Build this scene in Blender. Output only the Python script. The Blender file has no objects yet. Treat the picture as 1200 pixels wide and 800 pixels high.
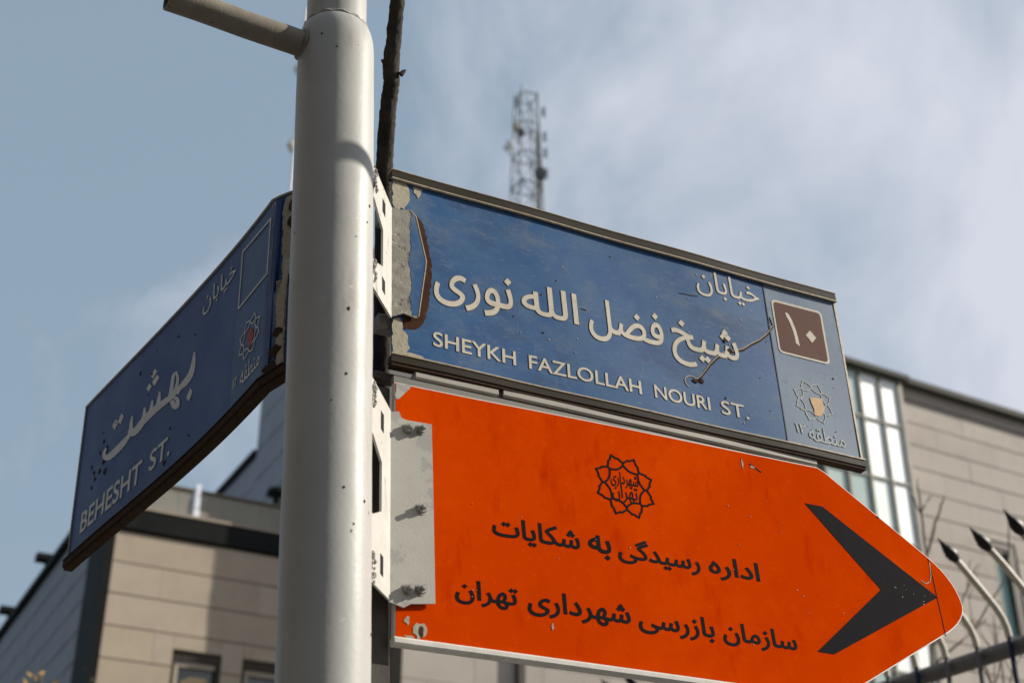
import bpy, math, random
from mathutils import Vector, Matrix
random.seed(7)
C = bpy.context.scene
COL = C.collection
R = math.radians

# ------------------------------------------------------------------ camera
TH = R(28.7); CH = 1.6; FPX = 1700.0
cd = bpy.data.cameras.new('camera'); cam = bpy.data.objects.new('camera', cd); COL.objects.link(cam)
cam.location = (0, 0, CH); cam.rotation_euler = (R(90) + TH, 0, 0)
cd.sensor_width = 36; cd.lens = 36 * FPX / 1200; cd.clip_start = .05; cd.clip_end = 5000
cd.dof.use_dof = True; cd.dof.focus_distance = 2.72; cd.dof.aperture_fstop = 4.2; cd.dof.aperture_blades = 7
C.camera = cam

# ------------------------------------------------------------------ world and sun
SUN_AZ, SUN_EL = R(82.5), R(30)
w = bpy.data.worlds.new("World"); C.world = w; w.use_nodes = True
nt = w.node_tree; nt.nodes.clear()
def N_(tree, typ, **kw):
    n = tree.nodes.new(typ)
    for k, v in kw.items():
        if k in n.inputs.keys() and not hasattr(n, k): n.inputs[k].default_value = v
        else:
            try: setattr(n, k, v)
            except Exception: n.inputs[k].default_value = v
    return n
sky = N_(nt, 'ShaderNodeTexSky', sky_type='NISHITA', sun_disc=False, sun_elevation=SUN_EL, sun_rotation=SUN_AZ, air_density=1.3, dust_density=2.5, ozone_density=1.2)
tc = N_(nt, 'ShaderNodeTexCoord')
mp = N_(nt, 'ShaderNodeMapping'); mp.inputs['Scale'].default_value = (1.15, .8, .9); mp.inputs['Rotation'].default_value = (0, R(24), R(10)); mp.inputs['Location'].default_value = (.55, .3, .2)
nt.links.new(tc.outputs['Generated'], mp.inputs['Vector'])
cn = N_(nt, 'ShaderNodeTexNoise'); cn.inputs['Scale'].default_value = 4.6; cn.inputs['Detail'].default_value = 10; cn.inputs['Roughness'].default_value = .55; cn.inputs['Distortion'].default_value = .35
nt.links.new(mp.outputs['Vector'], cn.inputs['Vector'])
sx = N_(nt, 'ShaderNodeSeparateXYZ'); nt.links.new(tc.outputs['Generated'], sx.inputs[0])
gx = N_(nt, 'ShaderNodeMath', operation='MULTIPLY_ADD'); nt.links.new(sx.outputs['X'], gx.inputs[0]); gx.inputs[1].default_value = .55; gx.inputs[2].default_value = .015
ad = N_(nt, 'ShaderNodeMath', operation='ADD'); nt.links.new(cn.outputs['Fac'], ad.inputs[0]); nt.links.new(gx.outputs[0], ad.inputs[1])
cr = N_(nt, 'ShaderNodeValToRGB'); cr.color_ramp.elements[0].position = .44; cr.color_ramp.elements[0].color = (.0, .0, .0, 1); cr.color_ramp.elements[1].position = .76; cr.color_ramp.elements[1].color = (.95, .95, .95, 1)
nt.links.new(ad.outputs[0], cr.inputs[0])
hz = N_(nt, 'ShaderNodeMix', data_type='RGBA'); hz.inputs['Factor'].default_value = .70
nt.links.new(sky.outputs[0], hz.inputs['A']); hz.inputs['B'].default_value = (3.5, 4.55, 5.6, 1)
mx = N_(nt, 'ShaderNodeMix', data_type='RGBA'); nt.links.new(cr.outputs[0], mx.inputs['Factor']); nt.links.new(hz.outputs['Result'], mx.inputs['A']); mx.inputs['B'].default_value = (6.9, 7.15, 8.1, 1)
bg = N_(nt, 'ShaderNodeBackground'); bg.inputs['Strength'].default_value = .080
nt.links.new(mx.outputs['Result'], bg.inputs['Color'])
wo = N_(nt, 'ShaderNodeOutputWorld'); nt.links.new(bg.outputs[0], wo.inputs[0])

S_DIR = Vector((math.sin(SUN_AZ) * math.cos(SUN_EL), math.cos(SUN_AZ) * math.cos(SUN_EL), math.sin(SUN_EL)))
sd = bpy.data.lights.new('sun', 'SUN'); sd.energy = 5.0; sd.angle = R(.55); sd.color = (1, .93, .82)
so = bpy.data.objects.new('sun', sd); COL.objects.link(so); so.location = (30, 4, 18); so.rotation_euler = S_DIR.to_track_quat('Z', 'Y').to_euler()
C.view_settings.view_transform = 'Standard'; C.view_settings.look = 'None'; C.view_settings.gamma = 1; C.view_settings.exposure = 0.32
C.render.engine = 'CYCLES'; C.cycles.use_denoising = True

# ------------------------------------------------------------------ materials
def s2l(r, g, b):
    f = lambda c: (c / 255 / 12.92) if c <= 10 else ((c / 255 + .055) / 1.055) ** 2.4
    return (f(r), f(g), f(b), 1)
def mat(name, base, var=None, amount=.5, scale=20, rough=.6, bump=.0, bump_scale=200, metal=0, spots=None, spot_scale=30, spot_lo=.62, spot_hi=.68, spec=.22, stretch=(1, 1, 1), distance=.001, detail=6):
    m = bpy.data.materials.new(name); m.use_nodes = True; t = m.node_tree; b = t.nodes['Principled BSDF']
    tcn = t.nodes.new('ShaderNodeTexCoord'); mpn = t.nodes.new('ShaderNodeMapping'); mpn.inputs['Scale'].default_value = stretch
    t.links.new(tcn.outputs['Object'], mpn.inputs['Vector'])
    col = None
    def mixc(a, bcol, fac, ):
        mm = t.nodes.new('ShaderNodeMix'); mm.data_type = 'RGBA'
        t.links.new(fac, mm.inputs['Factor'])
        if hasattr(a, 'links'): t.links.new(a, mm.inputs['A'])
        else: mm.inputs['A'].default_value = a
        mm.inputs['B'].default_value = bcol
        return mm.outputs['Result']
    col = base
    if var:
        n = t.nodes.new('ShaderNodeTexNoise'); n.inputs['Scale'].default_value = scale; n.inputs['Detail'].default_value = detail; n.inputs['Roughness'].default_value = .62
        t.links.new(mpn.outputs[0], n.inputs['Vector'])
        r = t.nodes.new('ShaderNodeMapRange'); r.inputs['From Min'].default_value = .33; r.inputs['From Max'].default_value = .68; r.inputs['To Max'].default_value = amount
        t.links.new(n.outputs['Fac'], r.inputs['Value'])
        col = mixc(col, var, r.outputs[0])
        rr = t.nodes.new('ShaderNodeMapRange'); rr.inputs['To Min'].default_value = max(.03, rough - .12); rr.inputs['To Max'].default_value = min(1, rough + .14)
        t.links.new(n.outputs['Fac'], rr.inputs['Value']); t.links.new(rr.outputs[0], b.inputs['Roughness'])
    else: b.inputs['Roughness'].default_value = rough
    for sp in (spots or []):
        scol, ssc, lo, hi = sp[:4]
        n = t.nodes.new('ShaderNodeTexNoise'); n.inputs['Scale'].default_value = ssc; n.inputs['Detail'].default_value = 8; n.inputs['Roughness'].default_value = .7
        if len(sp) > 4:
            m2 = t.nodes.new('ShaderNodeMapping'); m2.inputs['Scale'].default_value = sp[4]; m2.inputs['Location'].default_value = (ssc * .37, 1.3, .7)
            t.links.new(tcn.outputs['Object'], m2.inputs['Vector']); t.links.new(m2.outputs[0], n.inputs['Vector'])
        else: t.links.new(tcn.outputs['Object'], n.inputs['Vector'])
        r = t.nodes.new('ShaderNodeMapRange'); r.inputs['From Min'].default_value = lo; r.inputs['From Max'].default_value = hi
        t.links.new(n.outputs['Fac'], r.inputs['Value'])
        col = mixc(col, scol, r.outputs[0])
    if hasattr(col, 'links'): t.links.new(col, b.inputs['Base Color'])
    else: b.inputs['Base Color'].default_value = col
    if bump:
        n = t.nodes.new('ShaderNodeTexNoise'); n.inputs['Scale'].default_value = bump_scale; n.inputs['Detail'].default_value = 4
        t.links.new(mpn.outputs[0], n.inputs['Vector'])
        bp = t.nodes.new('ShaderNodeBump'); bp.inputs['Strength'].default_value = bump; bp.inputs['Distance'].default_value = distance
        t.links.new(n.outputs['Fac'], bp.inputs['Height']); t.links.new(bp.outputs[0], b.inputs['Normal'])
    b.inputs['Metallic'].default_value = metal; b.inputs['Specular IOR Level'].default_value = spec
    return m
def L(r, g, b): return (r, g, b, 1)
M = {}
M['pole'] = mat('pole_paint', L(.43, .43, .405), L(.37, .37, .345), .8, 9, rough=.42, bump=.22, bump_scale=110, distance=.0013,
                spots=[(L(.13, .10, .08), 46, .72, .735), (L(.30, .29, .26), 12, .56, .72, (1, 1, .15)), (L(.50, .49, .46), 60, .62, .70)])
M['pole_arm'] = mat('arm_paint', L(.26, .235, .19), L(.18, .155, .12), .8, 30, rough=.55, bump=.5, bump_scale=220,
                    spots=[(L(.07, .035, .02), 90, .64, .68), (L(.10, .06, .04), 35, .64, .70)])
M['weld'] = mat('weld_bead', L(.50, .48, .44), L(.03, .025, .02), 1.0, 130, rough=.6, bump=1, bump_scale=400, distance=.002)
M['bracket'] = mat('white_bracket_paint', L(.52, .51, .47), L(.42, .41, .37), .8, 25, rough=.5, bump=.4, bump_scale=180, spots=[(L(.16, .10, .06), 60, .64, .68), (L(.30, .27, .22), 30, .58, .68, (1, 1, .3))])
M['bracket_grey'] = mat('weathered_grey_paint', L(.40, .39, .345), L(.34, .33, .29), .6, 22, rough=.6, bump=.3, bump_scale=250,
                        spots=[(L(.31, .30, .28), 11, .565, .58), (L(.12, .09, .07), 60, .72, .74)])
M['bracket_mottled'] = mat('mottled_scraped_paint', L(.27, .26, .22), L(.15, .14, .115), .9, 60, rough=.6, bump=.8, bump_scale=350,
                           spots=[(L(.42, .40, .33), 75, .60, .66, (1, .3, 1)), (L(.07, .06, .045), 60, .57, .64, (1, .25, 1))])
M['bolt'] = mat('galvanised_bolt', L(.36, .35, .33), L(.22, .20, .18), .8, 150, rough=.45, metal=.5, bump=.15, bump_scale=600)
M['rust'] = mat('rust', L(.075, .028, .012), L(.030, .013, .008), .9, 35, rough=.85, spec=.1, bump=.6, bump_scale=200, spots=[(L(.14, .06, .025), 60, .62, .68)])
M['rust_dark'] = mat('dark_rust', L(.032, .020, .013), L(.085, .05, .03), .6, 90, spec=.08, rough=.85, bump=.6, bump_scale=300)
BL1, BL2 = L(.019, .080, .215), L(.052, .122, .232)
M['blue'] = mat('blue_sign_sheet', BL1, BL2, .95, 9, spec=.12, rough=.5, bump=.12, bump_scale=120, detail=9,
                spots=[(L(.022, .060, .150), 5, .50, .68, (1, 2.2, 1)), (L(.115, .150, .20), 8, .54, .74, (1, 1.6, 1)), (L(.10, .14, .20), 90, .62, .72, (1, .15, 1)), (L(.105, .150, .225), 45, .56, .72, (1, 2.0, 1)), (L(.016, .040, .10), 90, .66, .72), (L(.22, .22, .19), 170, .715, .74)])
M['blue_grey'] = mat('faded_blue_sheet', L(.125, .180, .265), L(.170, .225, .30), .9, 12, spec=.12, rough=.5, bump=.12, bump_scale=120, detail=9,
                     spots=[(L(.085, .13, .20), 40, .56, .70), (L(.23, .26, .28), 130, .66, .72)])
M['blue_shade'] = mat('shaded_blue_sign_sheet', L(.010, .047, .190), L(.015, .060, .220), .9, 10, rough=.45, bump=.10, bump_scale=120, detail=8,  # darker copy of the sunlit blue, shade put into the colour
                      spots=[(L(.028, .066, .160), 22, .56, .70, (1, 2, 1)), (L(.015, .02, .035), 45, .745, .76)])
M['blue_shade2'] = mat('shaded_blue_panel_strip', L(.022, .066, .190), L(.030, .080, .21), .9, 14, rough=.45, bump=.1, bump_scale=120)  # strip of the shaded sign, shade in its colour too
M['cream'] = mat('cream_lettering', L(.55, .505, .41), L(.45, .41, .33), .9, 70, rough=.55, bump=.2, bump_scale=400,
                 spots=[(L(.24, .21, .16), 130, .62, .68), (L(.06, .11, .2), 190, .70, .72)])
M['cream_outline'] = mat('letter_edge_grime', L(.060, .075, .09), L(.12, .11, .09), .9, 160, rough=.7)
M['white_print'] = mat('white_print', L(.62, .65, .64), L(.50, .53, .54), .9, 90, rough=.55, spots=[(L(.10, .15, .22), 160, .66, .70)])
M['pale_print'] = mat('pale_worn_print', L(.36, .38, .34), L(.26, .29, .30), .9, 200, rough=.6)
M['chip'] = mat('bare_cream_undercoat', L(.42, .38, .29), L(.28, .25, .18), .9, 120, rough=.75, bump=.6, bump_scale=300, spots=[(L(.14, .10, .07), 90, .68, .71)])
M['brown'] = mat('brown_square', L(.082, .027, .018), L(.12, .052, .036), .9, 60, spec=.08, rough=.6, spots=[(L(.26, .16, .12), 180, .68, .71)])
M['emblem_orange'] = mat('faded_orange_print', L(.52, .32, .12), L(.42, .31, .18), .8, 90, rough=.6)
M['emblem_red'] = mat('red_print', L(.40, .045, .03), L(.30, .05, .03), .8, 90, rough=.6)
M['trim'] = mat('dark_bronze_trim', L(.020, .0155, .010), L(.040, .032, .021), .8, 40, rough=.6, spec=.1, metal=0, bump=.3, bump_scale=250, stretch=(.2, 1, 1),
                spots=[(L(.20, .15, .09), 110, .66, .72)])
M['trim_lip'] = mat('worn_trim_edge', L(.46, .39, .28), L(.28, .23, .16), .9, 90, rough=.5, metal=.1, spots=[(L(.07, .05, .03), 110, .64, .70)])
M['orange'] = mat('orange_sheet', L(.58, .0490, .0006), L(.52, .0400, .0004), .9, 5, spec=.0, rough=.6, bump=.06, bump_scale=160, detail=9,
                  spots=[(L(.66, .066, .0012), 2.6, .50, .72), (L(.67, .066, .0005), 70, .58, .74), (L(.46, .027, .0003), 22, .56, .76, (1, .35, 1)), (L(.50, .10, .02), 120, .69, .75, (1, .12, 1)), (L(.56, .15, .05), 160, .71, .76, (.15, 1, 1)), (L(.24, .07, .03), 210, .73, .75)])
M['black_print'] = mat('black_print', L(.008, .008, .010), L(.014, .013, .015), .8, 60, rough=.7, spec=.02, spots=[(L(.12, .10, .09), 190, .74, .76)])
M['frame_grey'] = mat('grey_frame_steel', L(.20, .195, .175), L(.15, .14, .12), .8, 40, rough=.5, metal=.2, bump=.3, bump_scale=200, stretch=(.15, 1, 1))
M['frame_pale'] = mat('pale_rail', L(.40, .385, .34), L(.30, .28, .24), .8, 50, rough=.55, bump=.3, bump_scale=200, stretch=(.15, 1, 1), spots=[(L(.10, .08, .06), 90, .68, .72)])
M['frame_white'] = mat('white_frame_paint', L(.66, .64, .59), L(.50, .48, .43), .7, 40, rough=.45, bump=.2, bump_scale=200, spots=[(L(.10, .07, .05), 130, .72, .74)])
M['dark_steel'] = mat('dark_brown_steel', L(.050, .044, .038), L(.09, .078, .065), .8, 30, rough=.6, bump=.4, bump_scale=150)
M['bark'] = mat('bark', L(.014, .012, .010), L(.065, .055, .043), .75, 34, rough=.9, bump=1, bump_scale=130, distance=.004, stretch=(1, 1, .3), spots=[(L(.30, .27, .23), 60, .69, .73)])
M['bark_pale'] = mat('pale_twig_bark', L(.26, .22, .18), L(.16, .12, .09), .8, 12, rough=.9)
M['stone_warm'] = mat('warm_stone_cladding', L(.42, .35, .265), L(.36, .30, .228), .9, 2.2, rough=.8, bump=.2, bump_scale=40, distance=.004, spots=[(L(.34, .29, .22), 5, .58, .75)])
M['stone_warm2'] = mat('pale_stone_cladding', L(.44, .37, .285), L(.38, .32, .248), .9, 2.6, rough=.8, bump=.2, bump_scale=40, distance=.004)
M['stone_warm3'] = mat('stained_stone_cladding', L(.39, .325, .24), L(.45, .38, .285), .9, 1.2, rough=.8, bump=.2, bump_scale=40, distance=.004, spots=[(L(.30, .26, .20), 2.2, .54, .75, (1, 1, .3))])
M['stone_cool3'] = mat('stained_grey_cladding', L(.37, .33, .29), L(.42, .375, .33), .9, .9, rough=.8, spots=[(L(.31, .28, .25), 1.6, .52, .74, (1, 1, .35))])
M['stone_cool'] = mat('grey_stone_cladding', L(.40, .355, .31), L(.35, .31, .27), .9, 1.6, rough=.8, bump=.2, bump_scale=30, distance=.004, spots=[(L(.33, .295, .26), 1.4, .56, .72)])
M['stone_cool2'] = mat('light_grey_stone_cladding', L(.425, .38, .33), L(.375, .335, .29), .9, 1.9, rough=.8, bump=.2, bump_scale=30, distance=.004)
M['stone_side'] = mat('shaded_stone_cladding', L(.32, .33, .37), L(.27, .28, .32), .9, 1.5, rough=.75, bump=.15, bump_scale=30)  # bluish shade of the left-facing walls put into the stone colour
M['joint'] = mat('dark_joint', L(.19, .165, .13), L(.15, .13, .10), .7, 3, rough=.95)
M['joint_cool'] = mat('grey_joint', L(.20, .185, .17), L(.16, .15, .14), .7, 3, rough=.95)
M['fascia'] = mat('black_fascia', L(.010, .011, .010), L(.018, .018, .018), .8, 3, rough=.6, spec=.06)
M['parapet'] = mat('ribbed_parapet_metal', L(.35, .33, .27), L(.29, .275, .23), .8, 3, rough=.6)
M['glass_dark'] = mat('dark_window_glass', L(.05, .06, .055), L(.03, .035, .03), .8, 2, rough=.08, spec=.8)
M['glass_teal'] = mat('teal_window_glass', L(.16, .30, .27), L(.12, .22, .20), .8, 2, rough=.12, spec=.8)
M['glass_white'] = mat('sky_white_pane', L(.86, .88, .86), L(.80, .83, .80), .8, 1.2, rough=.35, spec=.6)  # bright sky reflection put into the white of the pane
M['glass_white2'] = mat('sky_white_green_pane', L(.72, .78, .74), L(.64, .72, .68), .8, .9, rough=.3, spec=.6)  # greener variant, sky reflection in the colour as well
M['glass_green'] = mat('greenish_frosted_pane', L(.40, .50, .46), L(.34, .44, .41), .8, 1.2, rough=.2, spec=.8)
M['mullion'] = mat('olive_mullion', L(.20, .20, .16), L(.15, .15, .12), .8, 4, rough=.5)
M['coping'] = mat('dark_coping', L(.055, .055, .045), L(.08, .08, .065), .8, 4, rough=.7, spec=.1)
M['window_frame'] = mat('dark_brown_frame', L(.035, .025, .018), L(.06, .045, .03), .8, 5, rough=.5)
M['sill_pale'] = mat('pale_reveal', L(.40, .35, .27), L(.34, .3, .23), .8, 5, rough=.7)
M['curtain'] = mat('cream_blind', L(.55, .42, .24), L(.45, .34, .2), .8, 9, rough=.8)
M['post_white'] = mat('white_plastic', L(.75, .77, .82), None, rough=.4)
M['tower'] = mat('hazy_lattice_steel', L(.32, .36, .41), L(.38, .42, .46), .8, 2, rough=.6)  # distance haze put into the steel colour
M['tower_pale'] = mat('pale_cable_tray', L(.52, .50, .42), L(.42, .41, .36), .8, 2, rough=.6)
M['dish_dark'] = mat('hazy_dark_dish', L(.11, .12, .12), None, rough=.5)  # dark dish lightened by haze in its colour
M['dish_white'] = mat('white_drum', L(.82, .82, .82), None, rough=.4)
M['fence_white'] = mat('cream_bar_paint', L(.62, .57, .47), L(.50, .45, .37), .8, 20, rough=.45, spots=[(L(.12, .08, .05), 60, .70, .73)])
M['fence_black'] = mat('black_iron', L(.012, .012, .014), L(.03, .028, .028), .8, 40, rough=.4)
M['fence_grey'] = mat('grey_rail_paint', L(.13, .125, .12), L(.18, .17, .16), .8, 12, rough=.5)
M['fence_navy'] = mat('navy_paint', L(.015, .022, .06), None, rough=.45)
M['facade_dark'] = mat('shade_block_facade', L(.11, .085, .065), L(.08, .06, .05), .8, 2, rough=.9)  # kept dark for the blocks added to cut sky light
M['asphalt'] = mat('asphalt', L(.06, .06, .058), L(.045, .045, .045), .8, 1.2, rough=.95, bump=.4, bump_scale=60)
M['pavement'] = mat('pavement_concrete', L(.16, .152, .14), L(.13, .125, .11), .8, 2, rough=.9, bump=.3, bump_scale=40)
M['leaf'] = mat('autumn_leaf', L(.42, .26, .06), L(.25, .16, .05), .9, 5, rough=.7)
M['leaf_dark'] = mat('dark_leaf', L(.05, .06, .03), L(.03, .035, .02), .9, 5, rough=.7)

# ------------------------------------------------------------------ object helpers
def link(o, parent=None):
    COL.objects.link(o)
    if parent: o.parent = parent
    return o
def thing(name, label, cat, loc=(0, 0, 0), rot=None, group=None):
    o = bpy.data.objects.new(name, None); link(o); o.location = loc; o.empty_display_size = .1
    if rot is not None: o.rotation_mode = 'QUATERNION'; o.rotation_quaternion = rot
    o['label'] = label; o['category'] = cat
    if group: o['group'] = group
    return o
class MB:
    def __init__(s): s.v = []; s.f = []
    def add(s, vs, fs):
        n = len(s.v); s.v += [tuple(v) for v in vs]; s.f += [tuple(i + n for i in f) for f in fs]; return s
    def box(s, x0, x1, y0, y1, z0, z1, fn=None, bev=0, nx=1):
        if bev:
            b = bev
            ring = [(y0 + b, z0), (y1 - b, z0), (y1, z0 + b), (y1, z1 - b), (y1 - b, z1), (y0 + b, z1), (y0, z1 - b), (y0, z0 + b)]
        else: ring = [(y0, z0), (y1, z0), (y1, z1), (y0, z1)]
        k = len(ring); vs = []; fs = []
        for i in range(nx + 1):
            x = x0 + (x1 - x0) * i / nx
            vs += [(x, y, z) for y, z in ring]
        for i in range(nx):
            for j in range(k):
                fs.append((i * k + j, i * k + (j + 1) % k, (i + 1) * k + (j + 1) % k, (i + 1) * k + j))
        fs.append(tuple(range(k))[::-1]); fs.append(tuple(nx * k + j for j in range(k)))
        if fn: vs = [fn(*v) for v in vs]
        return s.add(vs, fs)
    def prism(s, poly, z0, z1, fn=None):
        n = len(poly); vs = [(x, y, z0) for x, y in poly] + [(x, y, z1) for x, y in poly]
        fs = [tuple(range(n))[::-1], tuple(range(n, 2 * n))] + [(i, (i + 1) % n, n + (i + 1) % n, n + i) for i in range(n)]
        if fn: vs = [fn(*v) for v in vs]
        return s.add(vs, fs)
    def tube(s, pts, rad, seg=12, cap=True, jitter=0):
        pts = [Vector(p) for p in pts]; n = len(pts); rad = rad if isinstance(rad, (list, tuple)) else [rad] * n
        vs = []; fs = []; up = None
        for i, p in enumerate(pts):
            d = (pts[min(i + 1, n - 1)] - pts[max(i - 1, 0)]).normalized()
            if up is None: up = d.orthogonal().normalized()
            up = (up - d * up.dot(d)).normalized(); sd_ = d.cross(up)
            for k in range(seg):
                a = 2 * math.pi * k / seg; r = rad[i] * (1 + random.uniform(-jitter, jitter))
                vs.append(p + (up * math.cos(a) + sd_ * math.sin(a)) * r)
        for i in range(n - 1):
            for k in range(seg):
                fs.append((i * seg + k, i * seg + (k + 1) % seg, (i + 1) * seg + (k + 1) % seg, (i + 1) * seg + k))
        if cap: fs.append(tuple(range(seg))[::-1]); fs.append(tuple((n - 1) * seg + k for k in range(seg)))
        return s.add(vs, fs)
    def obj(s, name, m, parent=None, smooth=False, label=None):
        me = bpy.data.meshes.new(name); me.from_pydata(s.v, [], s.f); me.update()
        import bmesh
        b = bmesh.new(); b.from_mesh(me); bmesh.ops.recalc_face_normals(b, faces=b.faces); b.to_mesh(me); b.free()
        if smooth:
            me.shade_smooth()
            try: me.set_sharp_from_angle(angle=R(40))
            except Exception: pass
        me.materials.append(m)
        o = bpy.data.objects.new(name, me); link(o, parent)
        if label: o['label'] = label
        return o
def tag(o, label, cat, group=None):
    o['label'] = label; o['category'] = cat
    if group: o['group'] = group
    return o
def structure(o): o['kind'] = 'structure'; return o
def frame_rot(x, y, z): return Matrix((x, y, z)).transposed().to_quaternion()

# ------------------------------------------------------------------ Persian lettering
FORMS = {'ا': (0xFE8D, 0xFE8E), 'ب': 0xFE8F, 'ت': 0xFE95, 'خ': 0xFEA5, 'د': (0xFEA9, 0xFEAA), 'ر': (0xFEAD, 0xFEAE), 'ز': (0xFEAF, 0xFEB0),
         'س': 0xFEB1, 'ش': 0xFEB5, 'ض': 0xFEBD, 'ط': 0xFEC1, 'ف': 0xFED1, 'ق': 0xFED5, 'ک': 0xFB8E, 'گ': 0xFB92, 'ل': 0xFEDD, 'م': 0xFEE1,
         'ن': 0xFEE5, 'ه': 0xFEE9, 'و': (0xFEED, 0xFEEE), 'ی': 0xFBFC}
def shape(word):
    out = []
    for i, ch in enumerate(word):
        f = FORMS.get(ch)
        if f is None: out.append(ch); continue
        prev = FORMS.get(word[i - 1]) if i else None; nxt = FORMS.get(word[i + 1]) if i + 1 < len(word) else None
        jp = isinstance(prev, int); dual = isinstance(f, int); jn = dual and nxt is not None
        if not dual: out.append(chr(f[1] if jp else f[0]))
        elif ch == 'ی': out.append(chr(0xFBFC + (3 if jp and jn else 2 if jn else 1 if jp else 0)))
        else: out.append(chr(f + (3 if jp and jn else 2 if jn else 1 if jp else 0)))
    return word if word[0] in '۱۲۰' else ''.join(reversed(out))
def text_raw(s, weight=0.0, dots=True):
    """outline loops of the word, filled contour by contour so that overlapping strokes do not cancel out"""
    from mathutils.geometry import delaunay_2d_cdt
    import numpy as np
    cu = bpy.data.curves.new('lettering_curve', 'FONT'); cu.body = s; cu.resolution_u = 5; cu.fill_mode = 'NONE'
    o = bpy.data.objects.new('lettering_tmp', cu); COL.objects.link(o)
    bpy.context.view_layer.update(); dg = bpy.context.evaluated_depsgraph_get()
    me = o.evaluated_get(dg).to_mesh(); co = [Vector((v.co.x, v.co.y)) for v in me.vertices]; nb = {}
    for e in me.edges:
        a, b = e.vertices; nb.setdefault(a, []).append(b); nb.setdefault(b, []).append(a)
    o.evaluated_get(dg).to_mesh_clear(); bpy.data.objects.remove(o); bpy.data.curves.remove(cu)
    seen = set(); loops = []
    for st in range(len(co)):
        if st in seen or st not in nb: continue
        lp = [st]; seen.add(st); cur = min(nb[st])
        if (st + 1) in nb[st]: cur = st + 1
        while cur not in seen:
            lp.append(cur); seen.add(cur); nx = [q for q in nb[cur] if q not in seen]
            if not nx: break
            cur = nx[0]
        pts = []
        for k in lp:
            if not pts or (co[k] - pts[-1]).length > 1e-4: pts.append(co[k])
        if len(pts) > 2 and (pts[0] - pts[-1]).length < 1e-4: pts.pop()
        if len(pts) > 2: loops.append(pts)
    area = lambda p: sum(p[i - 1].x * p[i].y - p[i].x * p[i - 1].y for i in range(len(p))) / 2
    big = max(loops, key=lambda p: abs(area(p))); sg = 1 if area(big) > 0 else -1
    def off(p, wgt):
        out = []
        for i in range(len(p)):
            a, b, c = p[i - 1], p[i], p[(i + 1) % len(p)]
            d1 = (b - a).normalized(); d2 = (c - b).normalized(); n1 = Vector((d1.y, -d1.x)); n2 = Vector((d2.y, -d2.x)); n = n1 + n2
            if n.length < .3: n = n1
            n.normalize(); out.append(b + n * (wgt * sg / max(.6, n.dot(n1))))
        return out
    def diamond(p):                                        # round dots of the letters are square on these signs
        A = abs(area(p)); per = sum((p[i] - p[i - 1]).length for i in range(len(p)))
        if len(p) < 12 or 4 * math.pi * A / per ** 2 < .90 or A > .03: return p
        c = sum(p, Vector((0, 0))) / len(p); r = math.sqrt(A / 2) * 1.08; d = [c + Vector(q) * r for q in ((1.05, .12), (-.05, 1), (-1.05, -.12), (.05, -1))]
        return d if area(d) * sg > 0 else d[::-1]
    if dots and s[0] > '\u0600': loops = [diamond(p) if area(p) * sg > 0 else p for p in loops]
    if weight > 0: loops = [off(p, weight) for p in loops]
    co = []; ed = []
    for p in loops:
        n0 = len(co); co += p; ed += [(n0 + i, n0 + (i + 1) % len(p)) for i in range(len(p))]
    V2, E2, F2 = delaunay_2d_cdt(co, ed, [], 0, 1e-5)[:3]
    cen = np.array([[sum(V2[k].x for k in f) / 3, sum(V2[k].y for k in f) / 3] for f in F2]); wn = np.zeros(len(cen))
    for p in loops:                                        # winding number of every triangle: overlapping strokes add up
        A = np.array([[q.x, q.y] for q in p]); B = np.roll(A, -1, 0)
        for (ax, ay), (bx_, by) in zip(A, B):
            if ay == by: continue
            hit = ((ay > cen[:, 1]) != (by > cen[:, 1])) & (cen[:, 0] < (bx_ - ax) * (cen[:, 1] - ay) / (by - ay) + ax)
            wn += hit * (1 if by > ay else -1)
    keep = [tuple(f) for f, w_ in zip(F2, wn) if w_ * sg > .5]; m = len(V2); cnt = {}
    for f in keep:
        for a, b in zip(f, f[1:] + f[:1]): cnt[(a, b)] = 1
    vs = [(q.x, q.y, -.5) for q in V2] + [(q.x, q.y, .5) for q in V2]
    fs = [tuple(m + k for k in f) for f in keep] + [(a, b, m + b, m + a) for (a, b) in cnt if (b, a) not in cnt]
    used = sorted({k for f in fs for k in f}); mp_ = {k: i for i, k in enumerate(used)}
    vs = [vs[k] for k in used]; fs = [tuple(mp_[k] for k in f) for f in fs]
    return vs, fs
def lettering(s, box, fn, m, parent, z0=.0009, z1=.0016, weight=0.0, persian=True, skew=0.0, name='lettering', grow=0.0, ref=None, label=None):
    """box = (xmin, xmax, ymin, ymax) in the sign's own plane"""
    vs, fs = text_raw(shape(s) if persian else s, weight)
    rv = text_raw(shape(s) if persian else s, ref)[0] if ref is not None else vs
    x0 = min(v[0] for v in rv); x1 = max(v[0] for v in rv); y0 = min(v[1] for v in rv); y1 = max(v[1] for v in rv)
    a, b, c, d = box; out = []
    for v in vs:
        u = a + (v[0] - x0) / (x1 - x0) * (b - a); q = c + (v[1] - y0) / (y1 - y0) * (d - c)
        u += skew * (q - c)
        out.append(fn(u, q, z0 if v[2] < 0 else z1 + (v[2] - .5) * .0010))
    return MB().add(out, fs).obj(name, m, parent, label=label)
def ribbon(pts, wd, z0, z1, fn, closed=False):
    """flat printed line through 2D points"""
    mb = MB(); n = len(pts)
    for i in range(n if closed else n - 1):
        a = Vector(pts[i]); b = Vector(pts[(i + 1) % n]); d = (b - a)
        if d.length < 1e-9: continue
        d.normalize(); p = Vector((-d.y, d.x)) * wd / 2; e = d * wd * .42
        q = [a - e + p, a - e - p, b + e - p, b + e + p]
        zz = z1 + (i % 2) * .00006
        mb.prism([tuple(x) for x in q], z0, zz, fn)
    return mb
def polar(r, deg): return (r * math.cos(R(deg)), r * math.sin(R(deg)))
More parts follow.
